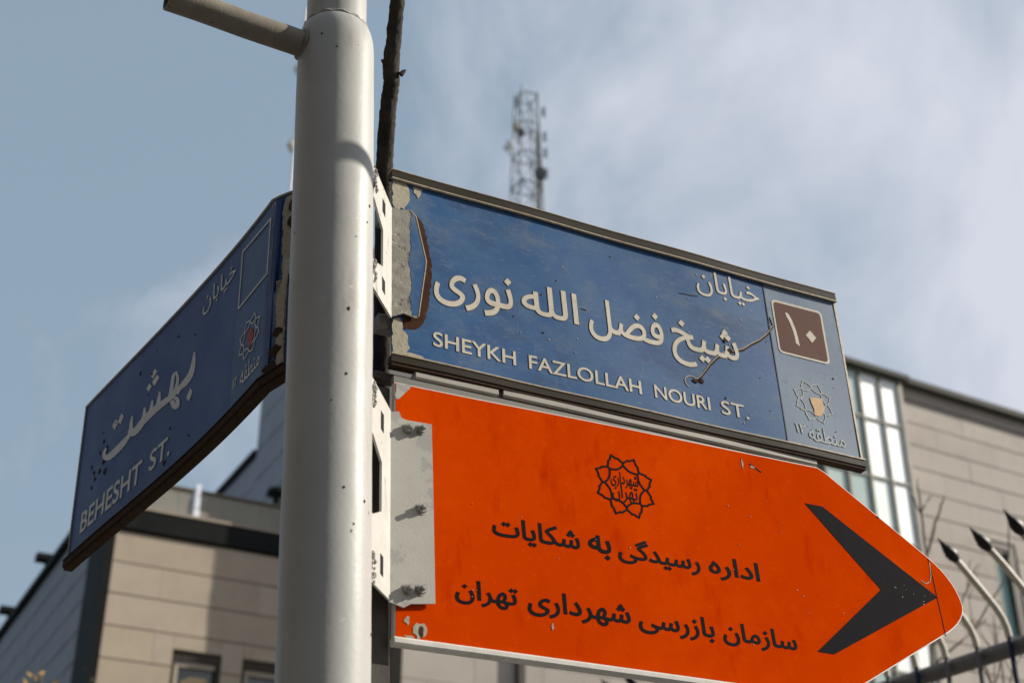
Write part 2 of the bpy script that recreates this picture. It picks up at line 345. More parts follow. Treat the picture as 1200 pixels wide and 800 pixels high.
def emblem(cx, cy, rx, ry, wd, fn, m, parent, z0, z1, rot=0):
    mb = MB()
    for k in range(8):
        c = 22.5 + 45 * k + rot
        loop = [polar(.74, c - 22.5), polar(.81, c - 15.5), polar(.865, c - 12), polar(.885, c - 7), polar(1.0, c), polar(.885, c + 7), polar(.865, c + 12), polar(.81, c + 15.5),
                polar(.74, c + 22.5), polar(.655, c + 22), polar(.585, c + 14), polar(.545, c + 5), polar(.545, c - 5), polar(.585, c - 14), polar(.655, c - 22)]
        r = ribbon([(cx + x * rx, cy + y * ry) for x, y in loop], wd, z0, z1 + .00003 * (k % 3), fn, closed=True)
        mb.add(r.v, r.f)
    return mb.obj('emblem', m, parent, label='eight petalled flower emblem in outline')
def blob(cx, cy, rx, ry, n=11, j=.35, rnd=random):
    return [(cx + rx * math.cos(2 * math.pi * i / n) * rnd.uniform(1 - j, 1 + j), cy + ry * math.sin(2 * math.pi * i / n) * rnd.uniform(1 - j, 1 + j)) for i in range(n)]
def ragged(poly, j=.0016, step=.006, seed=1):
    r_ = random.Random(seed); out = []
    for i in range(len(poly)):
        a = Vector(poly[i]); b = Vector(poly[(i + 1) % len(poly)]); n = max(1, int((b - a).length / step)); d = (b - a).normalized() if (b - a).length else Vector((1, 0)); p = Vector((-d.y, d.x))
        for k in range(n): out.append(tuple(a.lerp(b, k / n) + p * r_.uniform(-j, j) + d * r_.uniform(-j, j) * .5))
    return out
def rrect(x0, x1, y0, y1, r, n=4):
    out = []
    for cx, cy, a0 in ((x1 - r, y1 - r, 0), (x0 + r, y1 - r, 90), (x0 + r, y0 + r, 180), (x1 - r, y0 + r, 270)):
        for i in range(n + 1): out.append((cx + r * math.cos(R(a0 + 90 * i / n)), cy + r * math.sin(R(a0 + 90 * i / n))))
    return out
def sheet(poly_box, fn, z, nx, ny, th):
    """bent sheet panel with thickness, as a grid"""
    x0, x1, y0, y1 = poly_box; mb = MB(); vs = []
    for zz in (z, z - th):
        for i in range(nx + 1):
            for j in range(ny + 1): vs.append(fn(x0 + (x1 - x0) * i / nx, y0 + (y1 - y0) * j / ny, zz))
    n1 = (nx + 1) * (ny + 1); I = lambda i, j: i * (ny + 1) + j; fs = []
    for i in range(nx):
        for j in range(ny):
            fs.append((I(i, j), I(i + 1, j), I(i + 1, j + 1), I(i, j + 1))); fs.append((n1 + I(i, j), n1 + I(i, j + 1), n1 + I(i + 1, j + 1), n1 + I(i + 1, j)))
    for i in range(nx):
        for j in (0, ny): fs.append((I(i, j), I(i + 1, j), n1 + I(i + 1, j), n1 + I(i, j)))
    for j in range(ny):
        for i in (0, nx): fs.append((I(i, j), I(i, j + 1), n1 + I(i, j + 1), n1 + I(i, j)))
    return mb.add(vs, fs)

# ------------------------------------------------------------------ ground
def ground():
    mb = MB().box(-2500, 2500, -2500, 2500, -.5, 0); structure(mb.obj('road', M['asphalt']))
    mb = MB().box(-60, 60, 1.2, 150, -.3, .13); structure(mb.obj('pavement', M['pavement']))
    mb = MB().box(-60, 60, 1.05, 1.2, -.3, .134, bev=.01); structure(mb.obj('kerb', M['stone_cool']))
ground()

# ------------------------------------------------------------------ signpost
LEAN = -.042
def axis(z, r=0, deg=0): return Vector((-.3018 + LEAN * (z - 2.8) + r * math.cos(R(deg)), 2.0938 + r * math.sin(R(deg)), z))
SU, SV, SN = Vector((.8850641, .46523348, .01481045)), Vector((-.03971258, .04377074, .99825199)), Vector((.46377198, -.88410516, .05721554))
CAMP = Vector((0, 0, CH)); KS = 2.75 / 2.6
SO = CAMP + (Vector((-.2, 2.1211, 2.733)) - CAMP) * KS          # lower left corner of the blue sheet

def signpost():
    t = thing('signpost', 'white painted steel signpost with a stub arm, carrying the blue and orange street signs', 'signpost', axis(.13))
    T = -axis(.13)
    def ring_tube(zs, rs, seg=72, dents=0.0):
        mb = MB(); n = len(zs); vs = []
        for i, (z, r) in enumerate(zip(zs, rs)):
            for k in range(seg):
                a = 2 * math.pi * k / seg
                rr = r * (1 + dents * (math.sin(3 * a + z * 7) * math.sin(z * 23 + a) + .5 * math.sin(z * 51 + 5 * a)))
                vs.append(axis(z) + T + Vector((math.cos(a) * rr, math.sin(a) * rr, 0)))
        fs = [(i * seg + k, i * seg + (k + 1) % seg, (i + 1) * seg + (k + 1) % seg, (i + 1) * seg + k) for i in range(n - 1) for k in range(seg)]
        fs += [tuple(range(seg))[::-1], tuple((n - 1) * seg + k for k in range(seg))]
        return mb.add(vs, fs)
    zs = [.13 + i * .04 for i in range(80)]; zs = [z for z in zs if z < 3.33]
    ring_tube(zs + [3.34, 3.362, 3.378, 3.390, 3.398, 3.403], [.07] * len(zs) + [.07, .0695, .068, .0655, .062, .0585], dents=.004).obj('lower_tube', M['pole'], t, True)
    ring_tube([3.3985 + i * .05 for i in range(24)], [.0555] * 24, dents=.003).obj('upper_tube', M['pole'], t, True)
    # weld bead round the step
    pts = [axis(3.404 + .0025 * math.sin(k * 1.7), .0575, k * 7.5) + T for k in range(49)]
    MB().tube(pts, [.0032 + .0012 * abs(math.sin(k * 1.9)) for k in range(49)], 6, False).obj('weld_bead', M['pole'], t, True)
    MB().box(-.16, .16, -.16, .16, .004, .02, bev=.004).obj('base_plate', M['pole'], t)
    # stub arm, cut off square at its end
    d = Vector((-math.sin(R(60)), -math.cos(R(60)), 0)); a0 = axis(3.345) + T
    pts = [a0 + d * (.035 + i * .0285) + Vector((0, 0, .0006 * math.sin(i))) for i in range(11)]
    mb = MB(); mb.tube(pts, .0245, 28, False); inner = MB().tube(pts, .0205, 28, False)
    mb.add(inner.v, inner.f); n = 28
    o0 = 0; last = (len(pts) - 1) * n; m2 = len(pts) * n
    mb.f += [(last + k, last + (k + 1) % n, m2 + last + (k + 1) % n, m2 + last + k) for k in range(n)]
    mb.obj('side_arm', M['pole_arm'], t, True)
    ring = [a0 + d * .068 + (Vector((0, 0, 1)) * math.cos(R(k * 20)) + d.cross(Vector((0, 0, 1))) * math.sin(R(k * 20))) * .0255 for k in range(19)]
    MB().tube(ring, [.004 + .0015 * math.sin(k * 2.1) for k in range(19)], 6, False).obj('weld_bead', M['pole_arm'], t, True)
    rnd = random.Random(21)
    for i in range(18):
        z = rnd.uniform(2.2, 3.38); dg = rnd.uniform(-150, -5); s_ = rnd.uniform(.0008, .0026); c = axis(z, .0702, dg) + T
        tx = Vector((-math.sin(R(dg)), math.cos(R(dg)), 0)); nn = Vector((math.cos(R(dg)), math.sin(R(dg)), 0))
        pl = [c + tx * (x * s_) + Vector((0, 0, y * s_ * 1.3)) for x, y in blob(0, 0, 1, 1, 7, .4, rnd)]
        MB().add([p + nn * .0003 for p in pl] + [p - nn * .0006 for p in pl], [tuple(range(7))] + [(k, (k + 1) % 7, 7 + (k + 1) % 7, 7 + k) for k in range(7)]).obj('paint_chip', M['rust_dark'] if i % 3 else M['chip'], t)
    return t, T
POST, PT = signpost()

# ---- brackets on the post (coordinates u, v, off of the right-hand signs)
def P3(u, v, off=0.0):
    u *= KS; v *= KS
    return SO + SU * u + SV * v + SN * off
def bracket(v0, v1, poly, web, cut, slots, mweb, mflange, label, bolts=(), z=.010, strip=None):
    root = MB()
    # web: from the side of the pole back to the flange; built in strips round the cut-out
    def wp(s, v, th):                      # s 0 at the pole, 1 at the flange
        b = P3(-.006, v, z); zz = b.z
        a = axis(zz, .066, 4)
        p = a.lerp(b, s); nrm = (b - a).cross(SV).normalized()
        if nrm.x < 0: nrm = -nrm
        return p + nrm * th + PT
    # front polygon of the web with a hole: two C-shaped halves
    mb = MB(); hw = .002
    top, bot = web                          # lists of (s, v)
    c0, c1 = cut                            # v range of the cut
    up = [(0, v1 + top[0]), (1, v1 + top[1]), (1, (c0 + c1) / 2), (.55, (c0 + c1) / 2), (.55, c1 - .012), (.12, c1 + .012), (0, c1 + .012)]
    dn = [(0, c0 - .012), (.12, c0 - .012), (.55, c0 + .012), (.55, (c0 + c1) / 2), (1, (c0 + c1) / 2), (1, v0 + bot[1]), (0, v0 + bot[0])]
    for poly2 in (up, dn):
        n = len(poly2); vs = [wp(s, v, hw) for s, v in poly2] + [wp(s, v, -hw) for s, v in poly2]
        fs = [tuple(range(n)), tuple(range(n, 2 * n))[::-1]] + [(i, (i + 1) % n, n + (i + 1) % n, n + i) for i in range(n)]
        mb.add(vs, fs)
    web_o = mb.obj('bracket', mweb, POST, label=label)
    # flange lying over the sheet
    fl = MB().prism([(x, y) for x, y in poly], z - .0015, z + .0015, lambda u, v, o: P3(u, v, o) + PT)
    fl.obj('flange', mflange, web_o)
    # weld blobs along the pole
    for seg0, seg1 in ((v1 - .045, v1 - .004), (v0 + .006, v0 + .045)):
        mbw = MB()
        for i in range(16):
            v = seg0 + (seg1 - seg0) * i / 15
            c = wp(.02 + .20 * random.random(), v + random.uniform(-.002, .002), .002)
            r = random.uniform(.0018, .0048)
            mbw.tube([c + Vector((0, 0, -r)), c + Vector((.0008, 0, 0)), c + Vector((.001, 0, r))], [r * .6, r, r * .5], 7)
        mbw.obj('weld_bead', M['weld'], web_o, True)
    for (s, va, vb) in slots:
        vs = [wp(s - .07, va, .0024), wp(s + .07, va, .0024), wp(s + .07, vb, .0024), wp(s - .07, vb, .0024)]
        vs2 = [wp(s - .09, va, -.0024), wp(s + .09, va, -.0024), wp(s + .09, vb, -.0024), wp(s - .09, vb, -.0024)]
        MB().add(vs + vs2, [(0, 1, 2, 3), (7, 6, 5, 4), (0, 1, 5, 4), (1, 2, 6, 5), (2, 3, 7, 6), (3, 0, 4, 7)]).obj('slot', M['fascia'], web_o)
    for (u, v) in bolts:
        mbb = MB(); K = 6; a0 = random.uniform(0, 60)
        def circ(r, o, k, off_): return P3(u + r / KS * math.cos(R(off_ + 360 * o / k)), v + r / KS * math.sin(R(off_ + 360 * o / k)), 0)
        def cyl(r, za, zb, k, rot):
            vs = [P3(u, v, zz) + (SU * math.cos(R(rot + 360 * i / k)) + SV * math.sin(R(rot + 360 * i / k))) * r + PT for zz in (za, zb) for i in range(k)]
            fs = [tuple(range(k))[::-1], tuple(range(k, 2 * k))] + [(i, (i + 1) % k, k + (i + 1) % k, k + i) for i in range(k)]
            mbb.add(vs, fs)
        cyl(.0105, z + .0015, z + .0030, 20, 0); cyl(.0086, z + .0030, z + .0105, 6, a0); cyl(.0046, z + .0100, z + .0190, 12, 0)
        mbb.obj('bolt', M['bolt'], web_o)
    return web_o
bracket(.0645, .298, [(-.0069, .2964), (.004, .2985), (.012, .2975), (.0309, .3024), (.0424, .291), (.0616, .2012), (.0600, .185), (.0461, .0828), (.040, .0790), (.018, .083), (-.0058, .0700)],
        ((.000, -.002), (-.008, .004)), (.122, .220), [(.58, .243, .270), (.58, .086, .112)], M['bracket'], M['bracket_mottled'], 'upper white bracket with scraped grey and blue flange')
def flange_paint():
    f = lambda u, v, o: P3(u, v, o) + PT
    MB().prism(ragged([(.0330, .2990), (.0405, .2890), (.0590, .2012), (.0578, .186), (.0440, .0850), (.0330, .0835), (.0300, .12), (.0345, .15), (.0270, .19), (.0320, .23), (.0290, .27)]), .0116, .0120, f).obj('flange_paint', M['blue'], POST, label='blue painted edge of the upper bracket flange')
    MB().prism([(.0309, .3024), (.0424, .291), (.0616, .2012), (.0600, .185), (.0461, .0828), (.0445, .0835), (.0583, .186), (.0598, .2012), (.0410, .2895), (.0300, .3005)], .0117, .0126, f).obj('flange_rim', M['trim_lip'], POST)
flange_paint()
bracket(-.4385, -.108, [(-.0069, -.110), (.010, -.106), (.0140, -.1165), (.0225, -.1190), (.068, -.1175), (.0695, -.255), (.0703, -.425), (.030, -.431), (.018, -.4385), (-.0069, -.4325)],
        ((.002, 0), (.002, .008)), (-.318, -.212), [(.56, -.170, -.138), (.56, -.408, -.376)], M['bracket'], M['bracket_grey'], 'lower white bracket with grey flange and five bolts',
        bolts=[(.0255, -.1350), (.0490, -.1315), (.0484, -.2719), (.0246, -.4092), (.0460, -.4065)], z=.0085)

# ------------------------------------------------------------------ blue street name sign, right
def blue_sign():
    t = thing('street_name_sign', 'sunlit blue street name sign reading SHEYKH FAZLOLLAH NOURI ST., above the orange sign', 'street sign', SO, frame_rot(SU, SV, SN), 'blue street name signs on the post')
    t.scale = (KS, KS, KS)
    def fn(u, v, o): return (u, v, o + .0022 * math.sin(u * 6.3 + 1) * math.sin(v * 7 + .4) + .0010 * math.sin(u * 17 + v * 9))
    sheet((0, .8155, -.004, .372), fn, 0, 60, 24, .0025).obj('sign_sheet', M['blue'], t, True)
    sheet((.8162, .9945, -.004, .372), fn, 0, 20, 24, .0025).obj('number_strip', M['blue_grey'], t, True, label='faded grey blue strip at the far end with the district number')
    MB().box(.8148, .8168, .004, .368, .0003, .0009, fn).obj('strip_seam', M['cream_outline'], t)
    MB().box(.9925, .9968, -.004, .370, -.006, .0016, fn).obj('edge_return', M['trim_lip'], t)
    # trims
    def trim(v0, v1, lip, name):
        mb = MB().box(-.002, .9985, v0, v1, -.012, .0052, fn, bev=.0014, nx=30)
        o = mb.obj(name, M['trim'], t)
        a, b = lip
        MB().box(-.002, .9990, a, b, .0015, .0068, fn, bev=.0008, nx=30).obj('trim_lip', M['trim_lip'], o)
        return o
    tt = trim(.3700, .3865, (.3662, .3698), 'top_trim')
    MB().box(-.002, .9985, .3867, .3893, -.012, .0062, fn, bev=.0008, nx=30).obj('trim_lip', M['trim_lip'], tt)
    bt = trim(-.0125, .0015, (.0017, .0050), 'bottom_trim')
    MB().box(-.001, .998, -.0180, -.0130, -.014, .0035, fn, bev=.001, nx=20).obj('trim_return', M['rust_dark'], bt)
    # words
    def word(s, box, persian=True, wt=.0, grow=.012, m=M['cream'], out=True, skew=0, lab=None):
        if out: lettering(s, box, fn, M['cream_outline'], t, .0002, .0005, wt + grow, persian, skew, 'lettering_edge', ref=wt)
        lettering(s, box, fn, m, t, .0003, .0010, wt, persian, skew, label=lab)
    word('نوری', (.0783, .2344, .1251, .2170), wt=.010, lab='word in cream Persian letters')
    word('الله', (.2525, .3701, .1540, .2200), wt=.010)
    word('فضل', (.3916, .5573, .1320, .2270), wt=.010)
    word('شیخ', (.5749, .7286, .1249, .2290), wt=.010)
    word('خیابان', (.6477, .7995, .2960, .3600), wt=-.004, grow=.012)
    word('SHEYKH', (.0755, .2355, .0372, .0662), False, wt=.010, lab='word in cream Latin capitals')
    word('FAZLOLLAH', (.2616, .4940, .0378, .0662), False, wt=.010)
    word('NOURI', (.5229, .6458, .0385, .0665), False, wt=.010)
    word('ST.', (.6707, .7321, .0372, .0664), False, wt=.004)
    # brown district number square
    sq = MB().prism(rrect(.8300, .9560, .2085, .3340, .010), .0003, .0008, fn).obj('number_square_border', M['cream'], t)
    MB().prism(rrect(.8350, .9510, .2135, .3290, .007), .0009, .0013, fn).obj('number_square', M['brown'], sq, label='brown square with the number ten in Persian digits')
    one = [(.8605, .3075), (.8640, .3098), (.8690, .3060), (.8745, .2950), (.8800, .2760), (.8830, .2560), (.8842, .2360), (.8835, .2352), (.8755, .2400), (.8750, .2560), (.8725, .2720), (.8680, .2880), (.8620, .3010)]
    MB().prism(one, .0013, .0019, fn).obj('digit', M['cream'], sq)
    MB().prism([(.9045, .2660), (.9170, .2795), (.9300, .2650), (.9175, .2505)], .0013, .0019, fn).obj('digit', M['cream'], sq)
    e = emblem(.8960, .1115, .0475, .0470, .0022, fn, M['pale_print'], t, .0003, .0007, 0)
    mp_ = [(.888, .1185), (.9000, .1215), (.9180, .1235), (.9200, .1100), (.9185, .0950), (.9120, .0850), (.9020, .0800), (.8930, .0830), (.8945, .0950), (.8900, .1060)]
    MB().prism(mp_, .0004, .0011, fn).obj('emblem_patch', M['emblem_orange'], e, label='pale orange patch inside the emblem')
    lettering('منطقه', (.8705, .9590, .0230, .0560), fn, M['pale_print'], t, .0004, .0010, .0)
    lettering('۱۲', (.8400, .8650, .0330, .0540), fn, M['pale_print'], t, .0004, .0010, .012)
    # damage: bare patches at the upper left corner, spots, the curved rust crack
    rnd = random.Random(3)
    MB().prism(ragged([(.001, .366), (.029, .366), (.0345, .345), (.033, .325), (.0265, .318), (.0225, .306), (.016, .309), (.012, .300), (.004, .306), (.001, .31)]), .0004, .0009, fn).obj('bare_patch', M['chip'], t, label='cream bare patch where blue paint has flaked off')
    MB().prism(ragged([(.0395, .364), (.060, .364), (.0555, .352), (.0505, .3400), (.047, .346), (.043, .352)]), .0004, .0009, fn).obj('bare_patch', M['chip'], t)
    MB().prism(ragged([(.001, .074), (.012, .077), (.018, .070), (.020, .055), (.028, .045), (.031, .022), (.027, .008), (.001, .007)]), .0004, .0010, fn).obj('bare_patch', M['chip'], t)
    MB().prism([(.010, .006), (.06, .006), (.055, .012), (.03, .014)], .0005, .0013, fn).obj('bare_patch', M['chip'], t)
    for i in range(42):
        cx, cy = rnd.uniform(.08, .98), rnd.uniform(.02, .35); r = rnd.uniform(.0009, .0022)
        MB().prism(blob(cx, cy, r, r * rnd.uniform(.5, 1.4), 7, .3, rnd), .0003, .0007, fn).obj('paint_speck', M['chip'] if i % 3 else M['rust_dark'], t)
    MB().prism(ragged([(.020, .306), (.046, .302), (.060, .286), (.0700, .240), (.0745, .200), (.0730, .160), (.0670, .110), (.0580, .078), (.044, .062), (.024, .058), (.020, .080)]), .0002, .0007, fn).obj('rust_stain', M['rust'], t, label='rust brown stain showing round the bracket flange')
    ck = [(.8224, .2653), (.8150, .2545), (.8063, .2434), (.7850, .2240), (.7619, .2088), (.7420, .1930), (.7217, .1836), (.7060, .1790), (.6922, .1727), (.6742, .157), (.6650, .1470), (.6559, .1376), (.6450, .1230), (.6349, .1103), (.6270, .1020), (.6196, .0985)]
    ribbon(ck, .0050, .0002, .0006, fn).obj('rust_streak', M['rust_dark'], t, label='long curved brown crack across the lettering')
    ribbon([(x, y + .0026) for x, y in ck], .0012, .0002, .0009, fn).obj('rust_streak', M['trim_lip'], t)
    for cx, cy, rx, ry in ((.6200, .0975, .0050, .0045), (.6330, .1000, .0040, .0060), (.7080, .1830, .0050, .0040), (.6990, .205, .003, .006)):
        MB().prism(blob(cx, cy, rx, ry, 13, .4, rnd), .0004, .0016, fn).obj('rust_streak', M['rust_dark'], t)
    arc = [(.6210 + .016 * math.cos(R(a)) - .010, .0920 + .013 * math.sin(R(a))) for a in range(60, 250, 20)]
    ribbon(arc, .0014, .0003, .0009, fn).obj('scratch', M['trim_lip'], t)
    ribbon([(.8240, .268), (.8215, .280), (.8190, .287)], .0014, .0003, .0012, fn).obj('scratch', M['rust_dark'], t)
    ribbon([(.605, .288), (.625, .289), (.647, .291)], .0012, .0003, .0007, fn).obj('scratch', M['rust'], t)
    ribbon([(.377, .192), (.388, .191)], .0014, .0003, .0007, fn).obj('scratch', M['rust'], t)
    # back rails that hold the sheet to the post
    for v in (.07, .29): MB().box(-.02, .90, v - .015, v + .015, -.030, -.0065, bev=.002).obj('back_rail', M['frame_grey'], t)
    return t
blue_sign()

# ------------------------------------------------------------------ orange direction sign
def orange_sign():
    t = thing('direction_sign', 'orange direction sign with a black chevron pointing right, below the sunlit blue sign', 'direction sign', SO, frame_rot(SU, SV, SN))
    t.scale = (KS, KS, KS)
    def fn(u, v, o): return (u, v, o + .0030 * math.sin(u * 3.6 + .6) * math.cos(v * 5 + 1.2))
    tip = (1.1850, -.2660); rr = []
    # rounded nose between the two diagonals
    outline = [(.0054, -.0478), (.15, -.0462), (.43, -.0400), (.68, -.0362), (.8790, -.0330), (.8960, -.0400)]
    def bez(a, b, c, n=7): return [tuple(Vector(a) * (1 - t) ** 2 + Vector(b) * 2 * t * (1 - t) + Vector(c) * t * t) for t in [i / n for i in range(n + 1)]]
    outline += bez((1.1150, -.1735), (1.1760, -.2100), (1.1850, -.2640)) + bez((1.1850, -.2641), (1.1850, -.2990), (1.1200, -.3335))[1:]
    outline += [(.8850, -.4630), (.8480, -.4790), (.8300, -.4830), (.0065, -.4838)]
    # grid-free fill: triangulated prism bent by fn through subdivision of long edges
    dense = []
    for i in range(len(outline)):
        a = Vector(outline[i]); b = Vector(outline[(i + 1) % len(outline)]); n = max(1, int((b - a).length / .04))
        dense += [tuple(a.lerp(b, k / n)) for k in range(n)]
    import bmesh
    def bent(poly, z0, z1, name, m, lab=None, grid=.045):
        bm = bmesh.new(); vs = [bm.verts.new((x, y, 0)) for x, y in poly]; bm.faces.new(vs)
        xs = [p[0] for p in poly]; ys = [p[1] for p in poly]
        x = min(xs) + grid
        while x < max(xs): bmesh.ops.bisect_plane(bm, geom=bm.verts[:] + bm.edges[:] + bm.faces[:], plane_co=(x, 0, 0), plane_no=(1, 0, 0)); x += grid
        y = min(ys) + grid
        while y < max(ys): bmesh.ops.bisect_plane(bm, geom=bm.verts[:] + bm.edges[:] + bm.faces[:], plane_co=(0, y, 0), plane_no=(0, 1, 0)); y += grid
        r = bmesh.ops.extrude_face_region(bm, geom=bm.faces[:])
        top = [g for g in r['geom'] if isinstance(g, bmesh.types.BMVert)]; ts = set(top)
        for v in bm.verts: v.co.z = z1 if v in ts else z0
        for v in bm.verts: v.co = Vector(fn(v.co.x, v.co.y, v.co.z))
        bmesh.ops.recalc_face_normals(bm, faces=bm.faces)
        me = bpy.data.meshes.new(name); bm.to_mesh(me); bm.free(); me.materials.append(m); me.shade_smooth()
        try: me.set_sharp_from_angle(angle=R(30))
        except Exception: pass
        o = bpy.data.objects.new(name, me); link(o, t)
        if lab: o['label'] = lab
        return o
    bent(dense, -.0120, -.0004, 'backing_tray', M['frame_white'])
    c = Vector((.5, -.265)); ins = []
    for i, p in enumerate(dense):
        a = Vector(dense[i - 1]); b = Vector(dense[(i + 1) % len(dense)]); d = (b - a).normalized(); nrm = Vector((-d.y, d.x))
        if nrm.dot(c - Vector(p)) < 0: nrm = -nrm
        ins.append(tuple(Vector(p) + nrm * .0022))
    bent(ins, -.0004, .0004, 'sign_sheet', M['orange'])
    # worn white corner
    MB().prism(ragged([(.0070, -.0505), (.036, -.0490), (.0270, -.0600), (.0180, -.0740), (.0070, -.0800)]), .0004, .0008, fn).obj('bare_patch', M['bracket_grey'], t, label='grey worn corner of the orange sheet')
    MB().box(.0040, .850, -.0975 + .4860 - .4860 - .3985, -.4835, -.012, .0075, fn, bev=.0030, nx=24).obj('bottom_rail', M['frame_white'], t)
    MB().box(.0055, .880, -.0470, -.0330, -.016, -.0030, fn, bev=.001, nx=24).obj('top_rail', M['frame_grey'], t)
    hg = MB().box(.0440, .1980, -.0320, -.0175, -.020, .0010, fn, bev=.003, nx=8); hg.box(.2080, .880, -.0300, -.0150, -.020, .0010, fn, bev=.003, nx=24)
    hg.obj('hanger_rail', M['frame_pale'], t)
    MB().box(.1980, .2080, -.0325, -.0150, -.020, -.0040, fn).obj('hanger_clip', M['dark_steel'], t)
    MB().box(-.0260, .0030, -.98, -.052, -.045, -.013, bev=.003).obj('frame_post', M['dark_steel'], t)
    MB().box(-.030, .20, -.0340, -.0185, -.040, -.0215, bev=.002).obj('hanger_strut', M['dark_steel'], t)
    # lettering: every word its own piece
    def word(s, box, wt=.020, lab=None): lettering(s, box, fn, M['black_print'], t, .0003, .0009, wt, label=lab)
    word('اداره', (.5967, .7058, -.3010, -.2560), lab='word in black Persian letters')
    word('رسیدگی', (.4124, .5787, -.3010, -.2530)); word('به', (.3549, .3991, -.3020, -.2590)); word('شکایات', (.1761, .3388, -.3010, -.2560))
    word('سازمان', (.6104, .7672, -.4180, -.3750)); word('بازرسی', (.4418, .5933, -.4190, -.3740)); word('شهرداری', (.2349, .4265, -.4180, -.3720)); word('تهران', (.1076, .2186, -.4160, -.3740))
    e = emblem(.4380, -.1565, .0610, .0600, .0034, fn, M['black_print'], t, .0003, .0009, 0)
    for s, bx, k in (('شهرداری', (-.028, .028, -.004, .026), 0), ('تهران', (-.027, .025, -.032, .003), 1)):
        vs, fs = text_raw(shape(s), .004); x0 = min(v[0] for v in vs); x1 = max(v[0] for v in vs); y0 = min(v[1] for v in vs); y1 = max(v[1] for v in vs)
        MB().add([fn(.4380 + bx[0] + (v[0] - x0) / (x1 - x0) * (bx[1] - bx[0]), -.1565 + bx[2] + (v[1] - y0) / (y1 - y0) * (bx[3] - bx[2]), .0003 if v[2] < 0 else .0009) for v in vs], fs).obj('lettering', M['black_print'], e)
    # chevron
    bent([(.8343, -.1156), (.8762, -.1151), (1.1243, -.2576), (.8479, -.4040), (.8103, -.4040), (.9847, -.2629)], .0004, .0009, 'chevron', M['black_print'], 'black chevron arrow head pointing right')
    rnd = random.Random(5)
    for cx, cy, rx, ry in ((.0470, -.4700, .0110, .0125), (.0270, -.4560, .0045, .0060), (.7000, -.0600, .0022, .0090), (.7230, -.0640, .0060, .0022), (.0300, -.4800, .008, .002), (.2780, -.431, .0020, .0050)):
        MB().prism(blob(cx, cy, rx, ry, 13, .45, rnd), .0004, .0011, fn).obj('paint_chip', M['chip'], t, label='pale flaked chip in the orange paint')
    MB().prism(blob(.0500, -.4690, .0040, .0080, 9, .4, rnd), .0011, .0016, fn).obj('paint_chip', M['rust_dark'], t)
    for i in range(40):
        cx, cy = (rnd.uniform(.04, 1.10), rnd.uniform(-.45, -.06)) if i > 13 else (rnd.gauss(1.055, .028), rnd.gauss(-.262, .014)); r = rnd.uniform(.0004, .0011)
        if abs(cy + .26) / .21 + max(0, cx - .88) / .28 > .93: continue
        MB().prism(blob(cx, cy, r * 1.3, r, 7, .4, rnd), .0008, .0013, fn).obj('paint_speck', M['chip'], t)
    ribbon([(1.1190, -.180), (1.1215, -.21), (1.1225, -.26), (1.1240, -.30), (1.1245, -.334)], .0012, .0003, .0010, fn).obj('scratch', M['rust'], t, label='vertical scratch near the rounded tip')
    ribbon([(1.1205, -.188), (1.1180, -.214), (1.1120, -.228), (1.1010, -.234), (1.0900, -.230)], .0016, .0003, .0011, fn).obj('scratch', M['chip'], t)
    ribbon([(.7180, -.0580), (.7300, -.0640), (.7420, -.0700)], .0014, .0003, .0012, fn).obj('scratch', M['fascia'], t)
    ribbon([(1.0085, -.1125), (1.0110, -.1142)], .0032, .0003, .0010, fn).obj('edge_nick', M['fascia'], t)
    return t
orange_sign()

